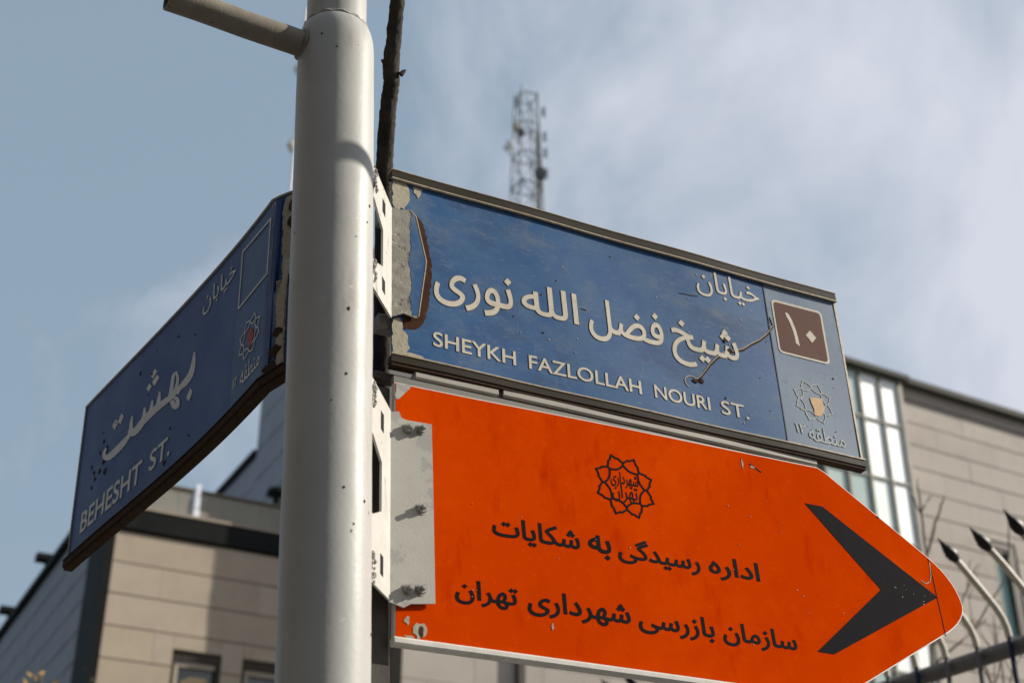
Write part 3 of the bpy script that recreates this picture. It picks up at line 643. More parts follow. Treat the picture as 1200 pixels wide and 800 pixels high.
# ------------------------------------------------------------------ blue street name sign, left (bowed)
def left_sign():
    P0 = Vector((-.98935963, 3.03582047, 3.08779435)); k1, k2 = -.1140902, .2045621; V = Vector((-.03126593, .01298413, .99942676)); H = .39477551
    base = [P0]; n = 220; ds = 1.10 / n
    def dirn(s):
        a = 2.53434623 + k1 * s + k2 * s * s
        return Vector((math.sin(a), math.cos(a), .0345))
    for i in range(n): base.append(base[-1] + (dirn(i * ds) + dirn((i + 1) * ds)) * .5 * ds)
    X = Vector((math.sin(2.53434623 + .03), math.cos(2.53434623 + .03), .0345)).normalized(); Z = X.cross(V).normalized(); Y = Z.cross(X)
    if Z.dot(CAMP - P0) < 0: print('normal flipped')
    org = CAMP + (P0 - V * H - CAMP) * KS
    inv = Matrix((X, Y, Z))
    O0 = P0 - V * H
    def fn(s, v, o):
        q = min(max(s, 0), 1.0999) / ds; i = int(q); f = q - i; b = base[i].lerp(base[i + 1], f) + (dirn(s) * (s if s < 0 else 0))
        u = dirn(min(max(s, 0), 1.1)).normalized(); nn = u.cross(V).normalized()
        fold = max(0, s - .975)                                   # the corner next to the post is bent away
        o2 = o + .0018 * math.sin(s * 8) * math.sin(v * 8 + .3) - fold * .6 * (1 if v > .2 else .4)
        w = b - V * (H - v) + nn * o2 - O0
        return tuple(inv @ w)
    t = thing('street_name_sign', 'shaded dark blue street name sign reading BEHESHT ST. on the left of the white post', 'street sign', org, frame_rot(X, Y, Z), 'blue street name signs on the post')
    t.scale = (KS, KS, KS)
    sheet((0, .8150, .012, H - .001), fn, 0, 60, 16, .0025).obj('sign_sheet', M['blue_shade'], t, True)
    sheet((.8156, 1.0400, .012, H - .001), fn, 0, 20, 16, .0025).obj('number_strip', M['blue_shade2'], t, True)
    MB().box(-.001, 1.040, H - .002, H + .0025, -.006, .0035, fn, bev=.0008, nx=60).obj('top_trim', M['frame_pale'], t)
    MB().box(-.0015, .0022, .008, H + .001, -.006, .0030, fn).obj('edge_return', M['frame_pale'], t)
    bt = MB().box(-.003, 1.045, -.0010, .0145, -.012, .0095, fn, bev=.002, nx=60).obj('bottom_trim', M['rust_dark'], t)
    MB().box(-.003, 1.045, .0150, .0178, .004, .0110, fn, bev=.0008, nx=60).obj('trim_lip', M['trim'], bt)
    MB().box(-.003, 1.045, -.0055, -.0013, -.014, .0060, fn, bev=.001, nx=60).obj('trim_return', M['rust_dark'], bt)
    def word(s, box, persian=True, wt=.0, skew=0, m=M['white_print'], lab=None):
        lettering(s, box, fn, m, t, .0004, .0014, wt, persian, skew, label=lab)
    STROKES = [
        ([(0.6105,0.2516),(0.6081,0.2465),(0.6055,0.2385),(0.602,0.2312),(0.5988,0.2242),(0.5946,0.2175),(0.5888,0.2129),(0.5809,0.21),(0.5701,0.2083),(0.5602,0.2073),(0.5536,0.2058),(0.5467,0.205),(0.5405,0.2032),(0.5359,0.1998),(0.5333,0.1957),(0.532,0.1927)],[(0.6156,0.2489),(0.6183,0.2412),(0.6209,0.2304),(0.6224,0.2202),(0.6219,0.2114),(0.6202,0.2025),(0.616,0.1952),(0.6068,0.1911),(0.5955,0.1888),(0.5852,0.1874),(0.5746,0.1881),(0.5653,0.1895),(0.5586,0.1902),(0.5539,0.1885),(0.5499,0.1857),(0.5471,0.1838)]),
        ([(0.5283,0.2462),(0.5221,0.2476),(0.513,0.2489),(0.5052,0.2479),(0.5021,0.2429),(0.5008,0.236),(0.4998,0.2292),(0.4985,0.2222),(0.4976,0.2148),(0.4961,0.2093),(0.4944,0.2058),(0.4921,0.2034),(0.4903,0.2018)],[(0.5332,0.2417),(0.5292,0.2411),(0.5236,0.2405),(0.5202,0.2383),(0.5184,0.234),(0.5177,0.2273),(0.5173,0.2203),(0.5178,0.2127),(0.5185,0.2043),(0.5187,0.1974),(0.5166,0.193),(0.5139,0.1903),(0.5121,0.1886)]),
        ([(0.5206,0.2482),(0.523,0.2433),(0.5268,0.2362),(0.5288,0.2299),(0.5294,0.2244),(0.5286,0.2188),(0.5268,0.2136),(0.5235,0.2084),(0.519,0.2032),(0.5151,0.1994),(0.5124,0.1973),(0.5101,0.1963),(0.5086,0.1956)],[(0.527,0.2461),(0.5316,0.2405),(0.5378,0.2322),(0.5425,0.224),(0.5439,0.2173),(0.5436,0.2109),(0.5422,0.205),(0.5394,0.1992),(0.5353,0.1936),(0.5318,0.1893),(0.5287,0.1869),(0.526,0.1856),(0.5243,0.1849)]),
        ([(0.5251,0.1822),(0.53,0.1796),(0.5352,0.1769),(0.5364,0.1762),(0.537,0.1734),(0.5368,0.1689),(0.5353,0.1668),(0.5339,0.167),(0.5342,0.167),(0.54,0.1636),(0.5367,0.1673),(0.5308,0.1755),(0.5264,0.1817)],[(0.5285,0.1891),(0.534,0.1859),(0.5436,0.1801),(0.553,0.1719),(0.5569,0.1648),(0.5579,0.1584),(0.5565,0.1538),(0.5506,0.1522),(0.5392,0.1547),(0.5224,0.1642),(0.5145,0.1735),(0.5089,0.1825),(0.5054,0.1884)]),
        ([(0.5118,0.2005),(0.5036,0.2021),(0.4917,0.204),(0.4795,0.2059),(0.4674,0.2074),(0.4541,0.2091),(0.4411,0.2104),(0.4286,0.2113),(0.4156,0.212),(0.4028,0.2122),(0.3898,0.2116),(0.3764,0.2106),(0.3647,0.2094),(0.3543,0.2078),(0.3452,0.206),(0.3393,0.2046)],[(0.5258,0.1873),(0.5192,0.1874),(0.5091,0.1878),(0.4985,0.1882),(0.4874,0.1889),(0.4754,0.1897),(0.4638,0.1903),(0.4523,0.1907),(0.4405,0.191),(0.4291,0.1908),(0.4165,0.1906),(0.4032,0.1899),(0.3915,0.1891),(0.3808,0.1883),(0.371,0.1872),(0.3642,0.1866)]),
        ([(0.4439,0.2364),(0.442,0.2334),(0.44,0.2285),(0.4378,0.2239),(0.4366,0.2185),(0.435,0.213),(0.4338,0.2092)],[(0.4511,0.2329),(0.4527,0.2281),(0.4544,0.2214),(0.4557,0.2149),(0.455,0.2091),(0.454,0.2032),(0.4534,0.1992)]),
        ([(0.4082,0.2329),(0.4062,0.2296),(0.404,0.2243),(0.4015,0.2195),(0.3997,0.2144),(0.3974,0.2091),(0.3958,0.2056)],[(0.4154,0.2294),(0.417,0.2243),(0.4185,0.2172),(0.4195,0.2104),(0.4183,0.2047),(0.4166,0.199),(0.4155,0.1952)]),
        ([(0.3705,0.2325),(0.369,0.2289),(0.3676,0.2233),(0.3656,0.2182),(0.3637,0.2132),(0.3611,0.2081),(0.359,0.2047)],[(0.3779,0.2291),(0.3801,0.2238),(0.3824,0.2163),(0.384,0.2092),(0.3832,0.2031),(0.3817,0.1973),(0.3809,0.1933)]),
        ([(0.3507,0.2055),(0.3435,0.2046),(0.3334,0.2032),(0.3244,0.2026),(0.3178,0.2026),(0.3126,0.2031),(0.3161,0.2015),(0.3206,0.1982),(0.3157,0.2018),(0.3106,0.2057)],[(0.3774,0.1865),(0.3713,0.1848),(0.3618,0.1826),(0.3525,0.1811),(0.3434,0.1811),(0.333,0.1821),(0.3161,0.1874),(0.2996,0.1987),(0.2937,0.2057),(0.2917,0.2093)]),
        ([(0.3051,0.2401),(0.3032,0.2366),(0.3011,0.2311),(0.2993,0.2257),(0.2985,0.2197),(0.298,0.2135),(0.2973,0.2095)],[(0.3127,0.2364),(0.3139,0.2314),(0.3151,0.2245),(0.3164,0.2177),(0.3175,0.211),(0.3188,0.2041),(0.32,0.1992)]),
        ([(0.3064,0.2012),(0.2997,0.201),(0.2904,0.2003),(0.2813,0.1996),(0.2731,0.1991),(0.2646,0.1987),(0.2555,0.1985),(0.2458,0.1979),(0.2346,0.1975),(0.2231,0.1975),(0.2111,0.1971),(0.1981,0.1969),(0.1876,0.1974),(0.1812,0.1977),(0.1787,0.1977),(0.1829,0.195),(0.1814,0.1958),(0.177,0.2008),(0.1743,0.2052),(0.1741,0.209),(0.1767,0.2128),(0.1783,0.2156)],[(0.3178,0.1933),(0.3138,0.1913),(0.3074,0.1886),(0.301,0.1861),(0.2955,0.1837),(0.2896,0.1813),(0.2827,0.1791),(0.2736,0.1777),(0.2631,0.1764),(0.2522,0.1755),(0.2393,0.1754),(0.225,0.1756),(0.2119,0.1766),(0.1995,0.179),(0.1857,0.1833),(0.1685,0.1922),(0.1587,0.2012),(0.1545,0.2086),(0.1537,0.2145),(0.1582,0.2178),(0.1652,0.2195),(0.1706,0.2202)]),
        ]
    DOTS=[[(0.4074,0.3068),(0.4216,0.2945),(0.4031,0.2855),(0.3887,0.2982)],[(0.4234,0.2861),(0.4379,0.2719),(0.4146,0.2629),(0.3996,0.2787)],[(0.3856,0.2824),(0.4003,0.2682),(0.3861,0.2621),(0.3731,0.2755)],[(0.2415,0.2738),(0.2571,0.2605),(0.2433,0.2463),(0.2275,0.26)],[(0.21,0.2729),(0.2282,0.2574),(0.2115,0.2466),(0.194,0.2621)],[(0.6071,0.1713),(0.6195,0.1586),(0.6064,0.1427),(0.5898,0.1575)]]
    mbl = MB()                                             # the brush written street name
    for k, (a, b) in enumerate(STROKES):
        z1 = .0010 + k * .00004
        vs = [fn(x, y, z1) for x, y in a] + [fn(x, y, z1) for x, y in b] + [fn(x, y, .0002) for x, y in a] + [fn(x, y, .0002) for x, y in b]; n = len(a)
        fs = [(i, i + 1, n + i + 1, n + i) for i in range(n - 1)] + [(i, i + 1, 2 * n + i + 1, 2 * n + i) for i in range(n - 1)] + [(n + i, n + i + 1, 3 * n + i + 1, 3 * n + i) for i in range(n - 1)]
        mbl.add(vs, fs)
    for d in DOTS: mbl.prism(d, .0002, .0011, fn)
    mbl.obj('lettering', M['white_print'], t, label='word in grey white brush written Persian letters')
    word('BEHESHT', (.0640, .3900, .0555, .1060), False, wt=.012)
    word('ST.', (.4300, .5300, .0600, .1060), False, wt=.012)
    word('خیابان', (.6430, .8020, .3130, .3660), wt=-.002)
    sq = ribbon([(.8300, .3620), (.9660, .3560), (.9680, .2360), (.8300, .2360)], .0045, .0004, .0012, fn, closed=True).obj('number_square_border', M['white_print'], t, label='empty outlined square for the number')
    e = emblem(.8980, .1420, .0520, .0420, .0026, fn, M['white_print'], t, .0004, .0010)
    MB().prism([(.888, .146), (.900, .158), (.912, .150), (.918, .135), (.908, .120), (.898, .112), (.894, .128)], .0004, .0011, fn).obj('emblem_patch', M['emblem_red'], e, label='red patch inside the emblem')
    lettering('منطقه', (.8640, .9560, .0560, .0920), fn, M['white_print'], t, .0004, .0010, .0)
    lettering('۱۲', (.8270, .8500, .0650, .0860), fn, M['white_print'], t, .0004, .0010, .006)
    rnd = random.Random(11)
    for cx, cy, r in ((.165, .190, .010), (.180, .160, .008), (.145, .175, .006), (.150, .245, .006), (.325, .335, .006), (.090, .205, .004), (.110, .185, .005), (.120, .165, .006), (.395, .30, .006), (.175, .215, .008), (.52, .33, .004), (.505, .052, .007), (.105, .150, .005), (.135, .222, .004), (.215, .262, .004)):
        MB().prism(blob(cx, cy, r * .75, r * rnd.uniform(.5, 1.1), 15, .5, rnd), .0004, .0012, fn).obj('rust_spot', M['rust_dark'] if cx < .5 else M['rust'], t)
    for i in range(14):
        cx, cy, r = rnd.uniform(.05, .8), rnd.uniform(.05, .36), rnd.uniform(.0012, .003)
        MB().prism(blob(cx, cy, r, r, 7, .4, rnd), .0004, .0010, fn).obj('rust_spot', M['rust_dark'], t)
    MB().prism(ragged([(.998, .36), (1.003, .386), (1.035, .386), (1.035, .02), (1.018, .02), (1.012, .12), (1.006, .20), (1.001, .30)]), .0006, .0040, fn).obj('bare_patch', M['chip'], t, label='cream bare strip beside the post')
    for cx, cy, rx, ry in ((1.022, .36, .010, .020), (1.020, .325, .008, .012), (1.012, .055, .016, .014), (1.02, .09, .012, .010), (1.0, .028, .018, .010)):
        MB().prism(blob(cx, cy, rx, ry, 11, .35, rnd), .0040, .0060, fn).obj('rust_spot', M['rust_dark'], t)
    MB().box(.9880, .9940, .03, .385, .0005, .0040, fn, nx=1).obj('clamp_strip', M['blue_shade'], t)
    return t
left_sign()
def rear_bracket():
    for zc in (2.95, 3.14):
        a = axis(zc, .06, 120) + PT; d = Vector((-.12, .99, 0)).normalized(); q = Vector((.99, .12, 0))
        vs = [a + q * x + d * y + Vector((0, 0, z)) for x in (-.003, .003) for y, z in ((0, -.04), (.11, -.04), (.11, .04), (0, .04))]
        MB().add(vs, [(0, 1, 2, 3), (7, 6, 5, 4), (0, 4, 5, 1), (1, 5, 6, 2), (2, 6, 7, 3), (3, 7, 4, 0)]).obj('bracket', M['rust_dark'], POST, label='rusty bracket behind the post for the left sign')
rear_bracket()

# ------------------------------------------------------------------ bare sapling behind the post
CF = Vector((0, math.cos(TH), math.sin(TH))); CU = Vector((0, -math.sin(TH), math.cos(TH)))
def at(x, y, depth): return CAMP + (Vector(((x - 600) / FPX, 0, 0)) - CU * ((y - 400) / FPX) + CF) * depth
def sapling():
    px = [(446, 900, 2.95), (446, 800, 2.95), (446, 600, 2.95), (447, 430, 2.95), (449, 300, 2.95), (450, 235, 2.95), (450, 200, 2.95), (453, 150, 2.95), (456, 115, 2.95), (459, 96, 2.95), (458, 78, 2.95), (462, 40, 2.96), (466, 0, 2.97), (470, -60, 2.98)]
    pts = [at(*p) for p in px]
    foot = Vector((pts[0].x + .03, pts[0].y + .02, .13))
    t = thing('bare_tree', 'thin dark bare tree stem rising just right of the white post', 'tree', foot)
    q = [foot - foot, (pts[0] - foot) * .5 + Vector((.01, 0, 0))] + [p - foot for p in pts]
    dense = []; rad = []
    r0 = [.022, .020, .0185, .018, .0178, .0175, .0172, .0172, .0172, .0172, .0168, .0165, .0172, .0155, .0150, .0145]
    for i in range(len(q) - 1):
        for k in range(8):
            f = k / 8; dense.append(q[i].lerp(q[i + 1], f) + Vector((random.gauss(0, .0004), random.gauss(0, .0004), 0))); rad.append((r0[i] * (1 - f) + r0[i + 1] * f) * random.uniform(.97, 1.05))
    dense.append(q[-1]); rad.append(r0[-1])
    mb = MB().tube(dense, rad, 14, jitter=.05)
    for (x, y, sgn) in ((449, 72, -1), (473, 84, 1), (446, 190, -1)):    # knots
        c = at(x, y, 2.945) - foot; mb.tube([c - Vector((sgn * .006, 0, .008)), c, c + Vector((sgn * .004, 0, .004))], [.006, .0045, .0015], 7)
    mb.obj('trunk', M['bark'], t, True)
    # limb added unseen above the picture, shaped so that its shadow bands the post
    P1 = Vector((-.3013, 2.0249, 3.0787)) + S_DIR * 1.12; P2 = Vector((-.2443, 2.0815, 3.0707)) + S_DIR * 1.12
    dv = (P2 - P1).normalized(); b0 = pts[-1]
    unseen_limb = [b0, b0 + Vector((.05, -.15, .25)), Vector((.10, 1.75, 3.98)), P1 - dv * .25 + Vector((-.05, 0, .03)), P1 - dv * .08, P2 + dv * .03]
    up = [b0, b0 + Vector((0, 0, .4)), b0 + Vector((.1, .2, 1.0)), b0 + Vector((.05, .4, 1.6))]
    MB().tube([p - foot for p in unseen_limb], [.0165, .0160, .0158, .0155, .0150, .0145], 10).obj('unseen_limb', M['bark'], t, True)
    MB().tube([p - foot for p in up], [.0145, .011, .007, .002], 10).obj('unseen_limb', M['bark'], t, True)
sapling()

# ------------------------------------------------------------------ buildings
def bframe(yaw, o):
    u = Vector((math.sin(R(yaw)), math.cos(R(yaw)), 0)); n = Vector((-u.y, u.x, 0))
    return Vector(o), u, n
def add_box_obj(name, parent, x0, x1, y0, y1, z0, z1, m, bev=0): return MB().box(x0, x1, y0, y1, z0, z1, bev=bev).obj(name, m, parent)
def panel_grid(parent, mats, face, a0, a1, z_top, z_bot, rowh, pw, gap, vgap, depth, cut=(), shift=.5, at_=0.0, key=''):
    """stone panels; face 'front' lies in x-z at y=at_, 'side' in y-z at x=at_ ; meshes shared between equal sizes"""
    cache = {}; rnd = random.Random(len(key) + 9); z = z_top; row = 0
    while z > z_bot + .01:
        zb = max(z - rowh, z_bot); x = a0 - (shift * pw if row % 2 else 0)
        while x < a1 - .01:
            xa, xb = max(x, a0), min(x + pw, a1); x += pw
            rects = [(xa, xb, zb, z)]
            for (c0, c1, d0, d1) in cut:
                out = []
                for (p, q, r, s) in rects:
                    if q <= c0 or p >= c1 or s <= d0 or r >= d1: out.append((p, q, r, s)); continue
                    if p < c0: out.append((p, c0, r, s))
                    if q > c1: out.append((c1, q, r, s))
                    if s > d1: out.append((max(p, c0), min(q, c1), d1, s))
                    if r < d0: out.append((max(p, c0), min(q, c1), r, d0))
                rects = out
            for (p, q, r, s) in rects:
                if q - p < .05 or s - r < .05: continue
                wv, hv = round(q - p - vgap, 3), round(s - r - gap, 3); mi = rnd.randrange(len(mats)); k = (wv, hv, mi)
                if k not in cache:
                    mb = MB()
                    if face == 'front': mb.box(-wv / 2, wv / 2, -depth, .0, -hv / 2, hv / 2)
                    else: mb.box(-depth, .0, -wv / 2, wv / 2, -hv / 2, hv / 2)
                    o = mb.obj('stone_panel', mats[mi], parent); cache[k] = o.data
                else:
                    o = bpy.data.objects.new('stone_panel', cache[k]); link(o, parent)
                j = rnd.uniform(-.004, .004)
                o.location = ((p + q) / 2, at_ + j, (r + s) / 2) if face == 'front' else (at_ + j, (p + q) / 2, (r + s) / 2)
        z -= rowh; row += 1

def window(parent, x0, x1, zt, zb, yf, mglass, left_reveal=True, blind=False):
    fw = .06
    f = MB(); f.box(x0, x1, yf - .02, yf + .1, zt - .13, zt); f.box(x0, x0 + fw, yf - .02, yf + .1, zb, zt - .131); f.box(x1 - fw, x1, yf - .02, yf + .1, zb, zt - .131); f.box(x0 + fw, x1 - fw, yf - .02, yf + .1, zb, zb + fw)
    o = f.obj('window', M['window_frame'], parent)
    add_box_obj('pane', o, x0 + fw + .002, x1 - fw - .002, yf + .08, yf + .11, zb + fw + .002, zt - .133, mglass)
    add_box_obj('sash', o, x0 + fw + .004, x0 + fw + .07, yf + .02, yf + .075, zb + fw, zt - .134, M['sill_pale'])
    add_box_obj('sash', o, x0 + fw + .072, x1 - fw - .004, yf + .02, yf + .075, zt - .22, zt - .134, M['sill_pale'])
    if blind:
        MB().prism([(x0 + .20, zt - .60), (x1 - .16, zt - .60), (x1 - .16, zt - .34), (x0 + .34, zt - .34), (x0 + .20, zt - .42)], -(yf + .075), -(yf + .078), lambda a, b, c: (a, -c, b)).obj('blind', M['curtain'], o)
    return o

def left_building():
    O, u, n = bframe(62, (-6.10823529, 20.7141574, 9.57681979)); G = -O.z + .13
    t = thing('office_building', 'stone clad office building with a black roof band, behind the white post at lower left', 'building', (O.x, O.y, .13), frame_rot(u, n, Vector((0, 0, 1))))
    Z = -G
    cut = [(1.17, 1.93, Z - 3.2, Z - 1.58), (2.26, 3.02, Z - 3.2, Z - 1.58)]
    wall = MB(); # core with window holes approximated by separate piers behind the cladding
    xs = [0.03, 1.17, 1.93, 2.26, 3.02, 4.42]
    for a, b in ((0.03, 1.17), (1.93, 2.26), (3.02, 4.42)): wall.box(a, b, .03, .4, 0, Z + .15)
    for a, b in ((1.17, 1.93), (2.26, 3.02)): wall.box(a, b, .03, .4, Z - 1.58, Z + .15); wall.box(a, b, .03, .4, 0, Z - 3.2)
    wall.box(.03, 4.42, 1.2, 1.5, 0, Z + .1)
    wall.obj('wall', M['joint'], t)
    core = MB().box(.05, 16.5, 1.6, 11.9, 0, Z + .40); core.obj('core', M['stone_side'], t)
    panel_grid(t, [M['stone_warm'], M['stone_warm2'], M['stone_warm3'], M['stone_warm']], 'front', .10, 4.44, Z + .125, Z - 4.3, .492, 1.55, .020, .004, .032, cut, key='a', at_=.030)
    window(t, 1.17, 1.93, Z - 1.58, Z - 3.2, .06, M['glass_dark'], blind=True); window(t, 2.26, 3.02, Z - 1.58, Z - 3.2, .06, M['glass_dark'])
    # projecting wing to the right (mostly behind the orange sign), hidden top raised to shade the front
    D = 1.05
    wg = MB().box(4.45, 11.6, -D + .03, 1.55, 0, Z + 2.6); wg.obj('wing_wall', M['joint'], t)
    panel_grid(t, [M['stone_cool'], M['stone_cool2']], 'front', 4.45, 11.6, Z + 2.6, Z - 3.2, .492, 1.24, .010, .006, .032, (), key='bb', at_=-D + .03)
    add_box_obj('downpipe', t, 6.42, 6.54, -D - .12, -D - .005, 0, Z - .3, M['dark_steel'])
    # black band, corner pier, parapet of ribbed metal panels
    bd = MB().box(-.05, 4.40, -.06, .3, Z + .155, Z + .50, bev=.01); bd.obj('fascia_band', M['fascia'], t)
    bd = MB().box(4.40, 11.7, -D - .06, .3, Z + 2.605, Z + 2.95, bev=.01); bd.obj('fascia_band', M['fascia'], t)
    add_box_obj('ledge', t, -.05, 4.39, -.075, .3, Z + .502, Z + .54, M['stone_warm2'])
    add_box_obj('corner_pier', t, -.03, .085, -.02, 1.18, 0, Z + .153, M['fascia'])
    k = 0
    for a, b, y0 in ((.0, 1.24, .06), (1.36, 4.38, .06)):
        for i in range(6):
            z0 = Z + .545 + i * .074
            x = a
            while x < b - .01:
                xb = min(b, x + 1.0); add_box_obj('parapet_slat', t, x + .004, xb - .004, y0, y0 + .05, z0, z0 + .050, M['parapet']); x = xb
        add_box_obj('parapet_cap', t, a, b, y0 - .03, y0 + .10, Z + .995, Z + 1.03, M['joint'])
    add_box_obj('wing_parapet', t, 4.45, 11.6, -D + .03, -D + .12, Z + 2.955, Z + 3.3, M['parapet'])
    po = MB().box(1.25, 1.35, .02, .12, Z + .54, Z + .70); po.box(1.255, 1.345, .025, .115, Z + .72, Z + .90); po.box(1.26, 1.34, .03, .11, Z + .90, Z + 1.12, bev=.02)
    po.obj('white_vent_post', M['post_white'], t)
    # side wall on the left
    add_box_obj('side_wall', t, .035, .06, 1.2, 12, 0, Z + .90, M['joint_cool'])
    panel_grid(t, [M['stone_side']], 'side', 1.20, 12, Z + .88, Z - 4.6, .492, 1.5, .030, .010, .032, (), key='cc', at_=.034)
    add_box_obj('roof_edge', t, -.10, .20, 1.2, 12.05, Z + .90, Z + 1.02, M['fascia'])
    for y in (5.0, 8.4):      # small roof floodlights
        mb = MB().box(-.05, .0, y, y + .05, Z + 1.02, Z + 1.2); mb.box(-.22, .06, y - .10, y + .16, Z + 1.2, Z + 1.34, bev=.03); mb.obj('roof_light', M['fascia'], t)
    return t
left_building()

def rear_building():
    # taller block further back, bluish shade in its colour; its left side shows
    o = at(308, 455, 42); O, u, n = bframe(62, (o.x, o.y, o.z))
    e1 = at(305, 540, 41.5); zl = e1.z
    t = thing('office_building', 'grey stone block in bluish shade rising behind the black banded office building', 'building', (O.x, O.y, .13), frame_rot(u, n, Vector((0, 0, 1))))
    zt = O.z + 2.6
    add_box_obj('wall', t, .04, 3.5, -4.6, -.05, 0, zt - .13, M['joint_cool'])
    panel_grid(t, [M['stone_side']], 'side', -4.6, 0, zt - .15, zl - 6, .92, 2.2, .04, .012, .05, (), key='d', at_=.04)
    add_box_obj('lower_wall', t, .06, 3.5, 0, 6.5, 0, zl - .2, M['joint_cool'])
    panel_grid(t, [M['stone_side']], 'side', 0, 6.5, zl - .22, zl - 5, .92, 2.2, .04, .012, .05, (), key='ee', at_=.055)
    add_box_obj('roof_edge', t, -.1, .25, .02, 6.6, zl - .2, zl - .02, M['fascia'])
    # capped flue on the near roof
    c = at(325, 590, 30)
    m = MB().tube([c + Vector((0, 0, -1.5)), c + Vector((0, 0, .18))], .10, 12); m.tube([c + Vector((0, 0, .18)), c + Vector((0, 0, .20)), c + Vector((0, 0, .30)), c + Vector((0, 0, .36))], [.12, .25, .22, .05], 14)
    m.v = [tuple(Vector(v) - c) for v in m.v]
    f = m.obj('roof_flue', M['fascia'], None); f.location = c; tag(f, 'small dark capped flue on the roof, left beside the white post', 'flue')
rear_building()

def right_building():
    O, u, n = bframe(60, (8.92, 30.25517071, 17.13816737))
    t = thing('office_building', 'tall pale stone building with a bright glazed strip, at right behind the signs', 'building', (O.x, O.y, .13), frame_rot(u, n, Vector((0, 0, 1))))
    Z = O.z - .13
    wz = (2.42, 3.22, Z - 5.85, Z - 3.50)
    w_ = MB(); w_.box(-.2, 2.42, .05, .5, 0, Z - .1); w_.box(3.22, 12, .05, .5, 0, Z - .1); w_.box(2.42, 3.22, .05, .5, Z - 3.50, Z - .1); w_.box(2.42, 3.22, .05, .5, 0, Z - 5.85); w_.box(-.2, 12, .9, 1.2, 0, Z - .12)
    w_.obj('wall', M['joint_cool'], t)
    MB().box(-6, 12, 1.3, 14, 0, Z - .15).obj('core', M['stone_cool'], t)
    panel_grid(t, [M['stone_cool'], M['stone_cool2'], M['stone_cool3']], 'front', .22, 8.6, Z - .42, Z - 10.0, .575, 1.9, .030, .004, .035, [wz], key='rr', at_=.05)
    add_box_obj('stone_border', t, -.20, .20, -.02, .049, 0, Z - .12, M['stone_cool']); add_box_obj('stone_border', t, .202, 12, -.02, .049, Z - .40, Z - .12, M['stone_cool'])
    add_box_obj('roof_coping', t, -.22, 12, -.26, .6, Z - .12, Z + .02, M['coping'])
    window(t, 2.44, 3.20, Z - 3.52, Z - 5.83, .06, M['glass_teal']); add_box_obj('shutter', t, 2.94, 3.13, .03, .135, Z - 5.76, Z - 3.66, M['window_frame'])
    # glazed strip: mullions and panes
    gx0 = [-2.72, -2.06, -1.42, -.80, -.22]; rows = [Z - .26, Z - 1.42, Z - 2.85, Z - 4.3, Z - 5.75, Z - 7.2, Z - 8.6]
    for i in range(4):
        for j in range(6):
            a, b = gx0[i] + .03, gx0[i + 1] - .03; z1, z0 = rows[j] - .03, rows[j + 1] + .03
            y = -.30
            o = add_box_obj('glass_pane', t, a, b, y, y + .03, z0, z1, (M['glass_white'] if (i * 7 + j * 5) % 4 else M['glass_white2']) if i >= 2 else M['glass_green'])
            if i < 2: o['label'] = 'greenish frosted pane'
    for x in gx0: add_box_obj('mullion', t, x - .028, x + .028, -.36, -.26, 4, Z - .222, M['mullion'])
    for z in rows: add_box_obj('transom', t, gx0[0], gx0[-1], -.345, -.262, z - .026, z + .026, M['mullion'])
    add_box_obj('glazing_back', t, gx0[0], gx0[-1], -.2, .4, 0, Z - .23, M['joint_cool'])
    add_box_obj('glazing_side', t, gx0[-1] + .03, gx0[-1] + .10, -.36, -.022, 0, Z - .23, M['stone_cool2'])
    cp = MB().prism([(-2.9, -.50), (.04, -.50), (.04, .3), (-2.9, .3)], Z - .22, Z - .10, lambda a, b, c: (a, b, c)); cp.obj('canopy', M['coping'], t)
    return t
right_building()

def shade_block(x0, x1, y0, y1, h, label):  # unseen blocks added to keep the pole's shaded side dark
    t = thing('unseen_shade_block', label, 'building', ((x0 + x1) / 2, (y0 + y1) / 2, 0))
    hx, hy = (x1 - x0) / 2, (y1 - y0) / 2
    MB().box(-hx, hx, -hy, hy, 0, h).obj('wall', M['facade_dark'], t)
    MB().box(-hx - .15, hx + .15, -hy - .15, hy + .15, h, h + .35).obj('cornice', M['stone_cool'], t)
    wn = MB()
    for fl in range(int(h / 3.2)):
        z = 1.1 + fl * 3.2
        y = -hy + 1.5
        while y < hy - 1.5: wn.box(-hx - .04, -hx + .05, y, y + 1.3, z, z + 1.6); wn.box(hx - .05, hx + .04, y, y + 1.3, z, z + 1.6); y += 2.6
        x = -hx + 1.5
        while x < hx - 1.5: wn.box(x, x + 1.3, hy - .05, hy + .04, z, z + 1.6); wn.box(x, x + 1.3, -hy - .04, -hy + .05, z, z + 1.6); x += 2.6
    wn.obj('windows', M['glass_dark'], t)
shade_block(-26, -13, -24, 9, 17, 'dark block added across the road on the left, outside the picture, to cut sky light')
shade_block(-9, 16, -30, -13, 15, 'dark block added across the road behind the viewer, outside the picture, to cut sky light')

